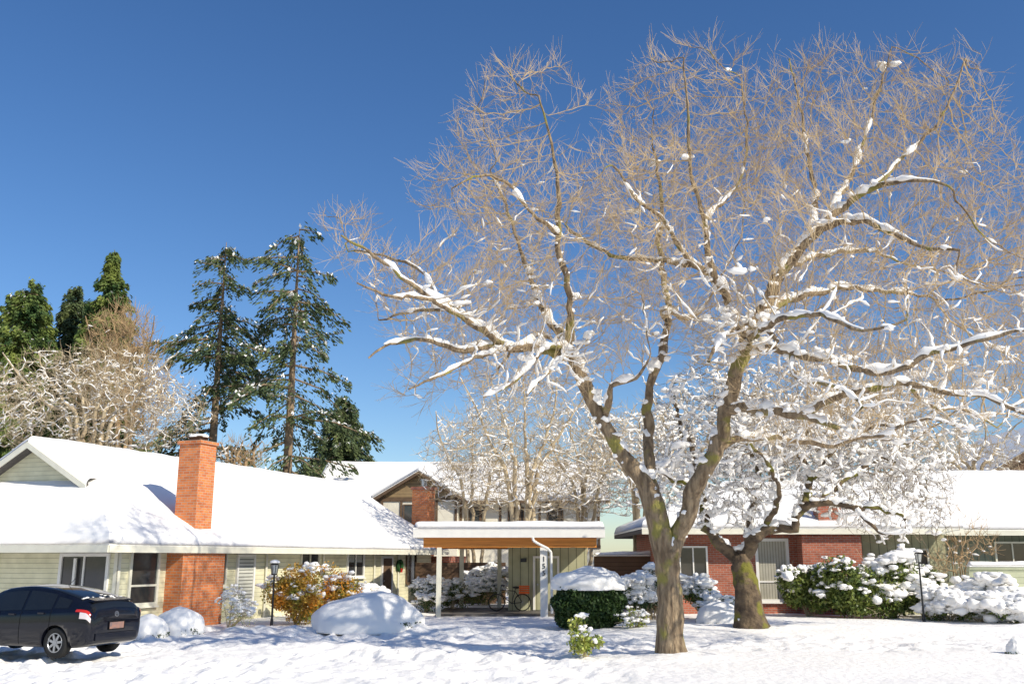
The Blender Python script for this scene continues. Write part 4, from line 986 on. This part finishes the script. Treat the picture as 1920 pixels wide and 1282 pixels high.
        p=Sf(2.75,5.1);V,Fq=mound(np.array((2.72,s*(p[1]+.1),.98)),(.09,.12,.08),1,3,.05,zmin=-1);mesh('mirror',V,Fq,'carpaint',T,smooth=True,uv=False,local=True)
        for cx in(.86,3.56):
            prof=[(.80,.19),(.84,.21),(.845,.30),(.82,.318),(.66,.318),(.64,.30),(.64,.19)];n=32;V=[];Fq=[]
            for k in range(n):
                an=2*math.pi*k/n
                for (yy,rr) in prof: V.append((cx+rr*math.cos(an),s*yy,.31+rr*math.sin(an)))
            m_=len(prof)
            for k in range(n):
                for j_ in range(m_): Fq.append((k*m_+j_,((k+1)%n)*m_+j_,((k+1)%n)*m_+(j_+1)%m_,k*m_+(j_+1)%m_))
            w=mesh('wheel',V,Fq,'rubber',T,smooth=True,uv=False,local=True)
            g=Geo();g.cyl((cx,s*.77,.31),(cx,s*.80,.31),.2,n=28);rb=g.mk('brake_disc','seam',w,local=True)
            g=Geo();g.ring((cx,s*.825,.31),(0,1,0),.195,.016,n=28,m=6);g.cyl((cx,s*.80,.31),(cx,s*.84,.31),.05,n=14)
            for k in range(7):
                an=2*math.pi*k/7+.3;dx,dz=math.cos(an),math.sin(an);px_,pz_=-dz*.028,dx*.028
                g.hexa([(cx+px_,s*.805,.31+pz_),(cx-px_,s*.805,.31-pz_),(cx+dx*.19-px_*.8,s*.805,.31+dz*.19-pz_*.8),(cx+dx*.19+px_*.8,s*.805,.31+dz*.19+pz_*.8),
                        (cx+px_,s*.832,.31+pz_),(cx-px_,s*.832,.31-pz_),(cx+dx*.19-px_*.8,s*.832,.31+dz*.19-pz_*.8),(cx+dx*.19+px_*.8,s*.832,.31+dz*.19+pz_*.8)])
            g.mk('rim','alloy',w,local=True)
    mp('rear_window','carglass',[((.38,1.32,6.35,8,0,0),dict(side=1,off=.005,nt=10)),((.38,1.32,6.35,8,0,0),dict(side=-1,off=.005,nt=10))])
    mp('lower_rear_window','carglass',[((.04,.15,6.1,8,0,0),dict(side=1,off=.006,nt=8)),((.04,.15,6.1,8,0,0),dict(side=-1,off=.006,nt=8))])
    mp('windshield','carglass',[((2.72,3.38,6.3,8,0,0),dict(side=1)),((2.72,3.38,6.3,8,0,0),dict(side=-1))])
    g=Geo();g.hexa([(.13,-.6,1.15),(.13,.6,1.15),(.36,.6,1.17),(.36,-.6,1.17),(.13,-.57,1.185),(.13,.57,1.185),(.36,.57,1.235),(.36,-.57,1.235)]);g.mk('spoiler','carpaint',T,local=True)
    g=Geo();g.box(-.018,-.002,-.22,.22,.58,.72);pl=g.mk('license_plate','plate',T,local=True)
    g=Geo();g.box(-.024,-.0185,-.24,-.22,.56,.74);g.box(-.024,-.0185,.22,.24,.56,.74);g.box(-.024,-.0185,-.22,.22,.72,.74);g.box(-.024,-.0185,-.22,.22,.56,.58);g.mk('plate_frame','seam',pl,local=True)
    g=Geo();g.ring((.010,0,.89),(-1,0,.25),.055,.008,n=20,m=6);g.ring((.008,0,.905),(-1,0,.25),.025,.006,n=16,m=6);g.mk('emblem','alloy',T,local=True)
    g=Geo();g.box(-.03,.25,-.62,.62,.36,.50);g.mk('bumper','carpaint',T,local=True)
    g=Geo();g.cyl((2.0,-.2,1.48),(2.0,-.2,1.5),.02);g.cyl((1.45,0,1.46),(1.25,0,1.64),.006,n=5);g.mk('antenna','black',T,local=True)
    P=[];
    for k in range(22): 
        x=random.uniform(.3,.5);p=Sf(x,random.uniform(6.5,8));P.append((p[0],p[1]*random.choice((-1,1)),p[2]+.005))
    V,Fq=clumps(P,rng.uniform(.02,.05,22),2,.3,(1,1,.35));mesh('snow_cover',V,Fq,'snow',T,smooth=True,local=True,uv=False)
car()
# ------------------------------------------------------------- camera, light, sky
cam=bpy.data.cameras.new('Camera');co=bpy.data.objects.new('Camera',cam);col.objects.link(co)
cam.sensor_width=36;cam.lens=36*F/1920;cam.clip_end=3000;co.location=(0,0,H);co.rotation_euler=(math.pi/2+TH,0,0);scene.camera=co
el=math.radians(35);sx,sy=.79,-.613;sv=Vector((sx*math.cos(el),sy*math.cos(el),math.sin(el))).normalized()
sl=bpy.data.lights.new('Sun','SUN');sl.energy=5;sl.angle=math.radians(.53);sl.color=(1,.93,.79);so=bpy.data.objects.new('Sun',sl);col.objects.link(so);so.rotation_euler=sv.to_track_quat('Z','Y').to_euler();so.location=(20,-10,30)
w=bpy.data.worlds.new('World');scene.world=w;w.use_nodes=True;nt=w.node_tree;bg=nt.nodes['Background'];sk_=nt.nodes.new('ShaderNodeTexSky');sk_.sky_type='NISHITA';sk_.sun_disc=False
sk_.sun_elevation=el;sk_.sun_rotation=math.atan2(sx,sy);sk_.air_density=1.0;sk_.dust_density=.4;sk_.ozone_density=3.5;sk_.altitude=300
hs=nt.nodes.new('ShaderNodeHueSaturation');hs.inputs['Saturation'].default_value=1.2;hs.inputs['Hue'].default_value=.506
nt.links.new(sk_.outputs[0],hs.inputs['Color']);nt.links.new(hs.outputs[0],bg.inputs[0]);bg.inputs[1].default_value=.13
scene.view_settings.view_transform='Standard';scene.view_settings.look='None';scene.view_settings.exposure=0
for e in tops:
    if '_m' in e: del e['_m']
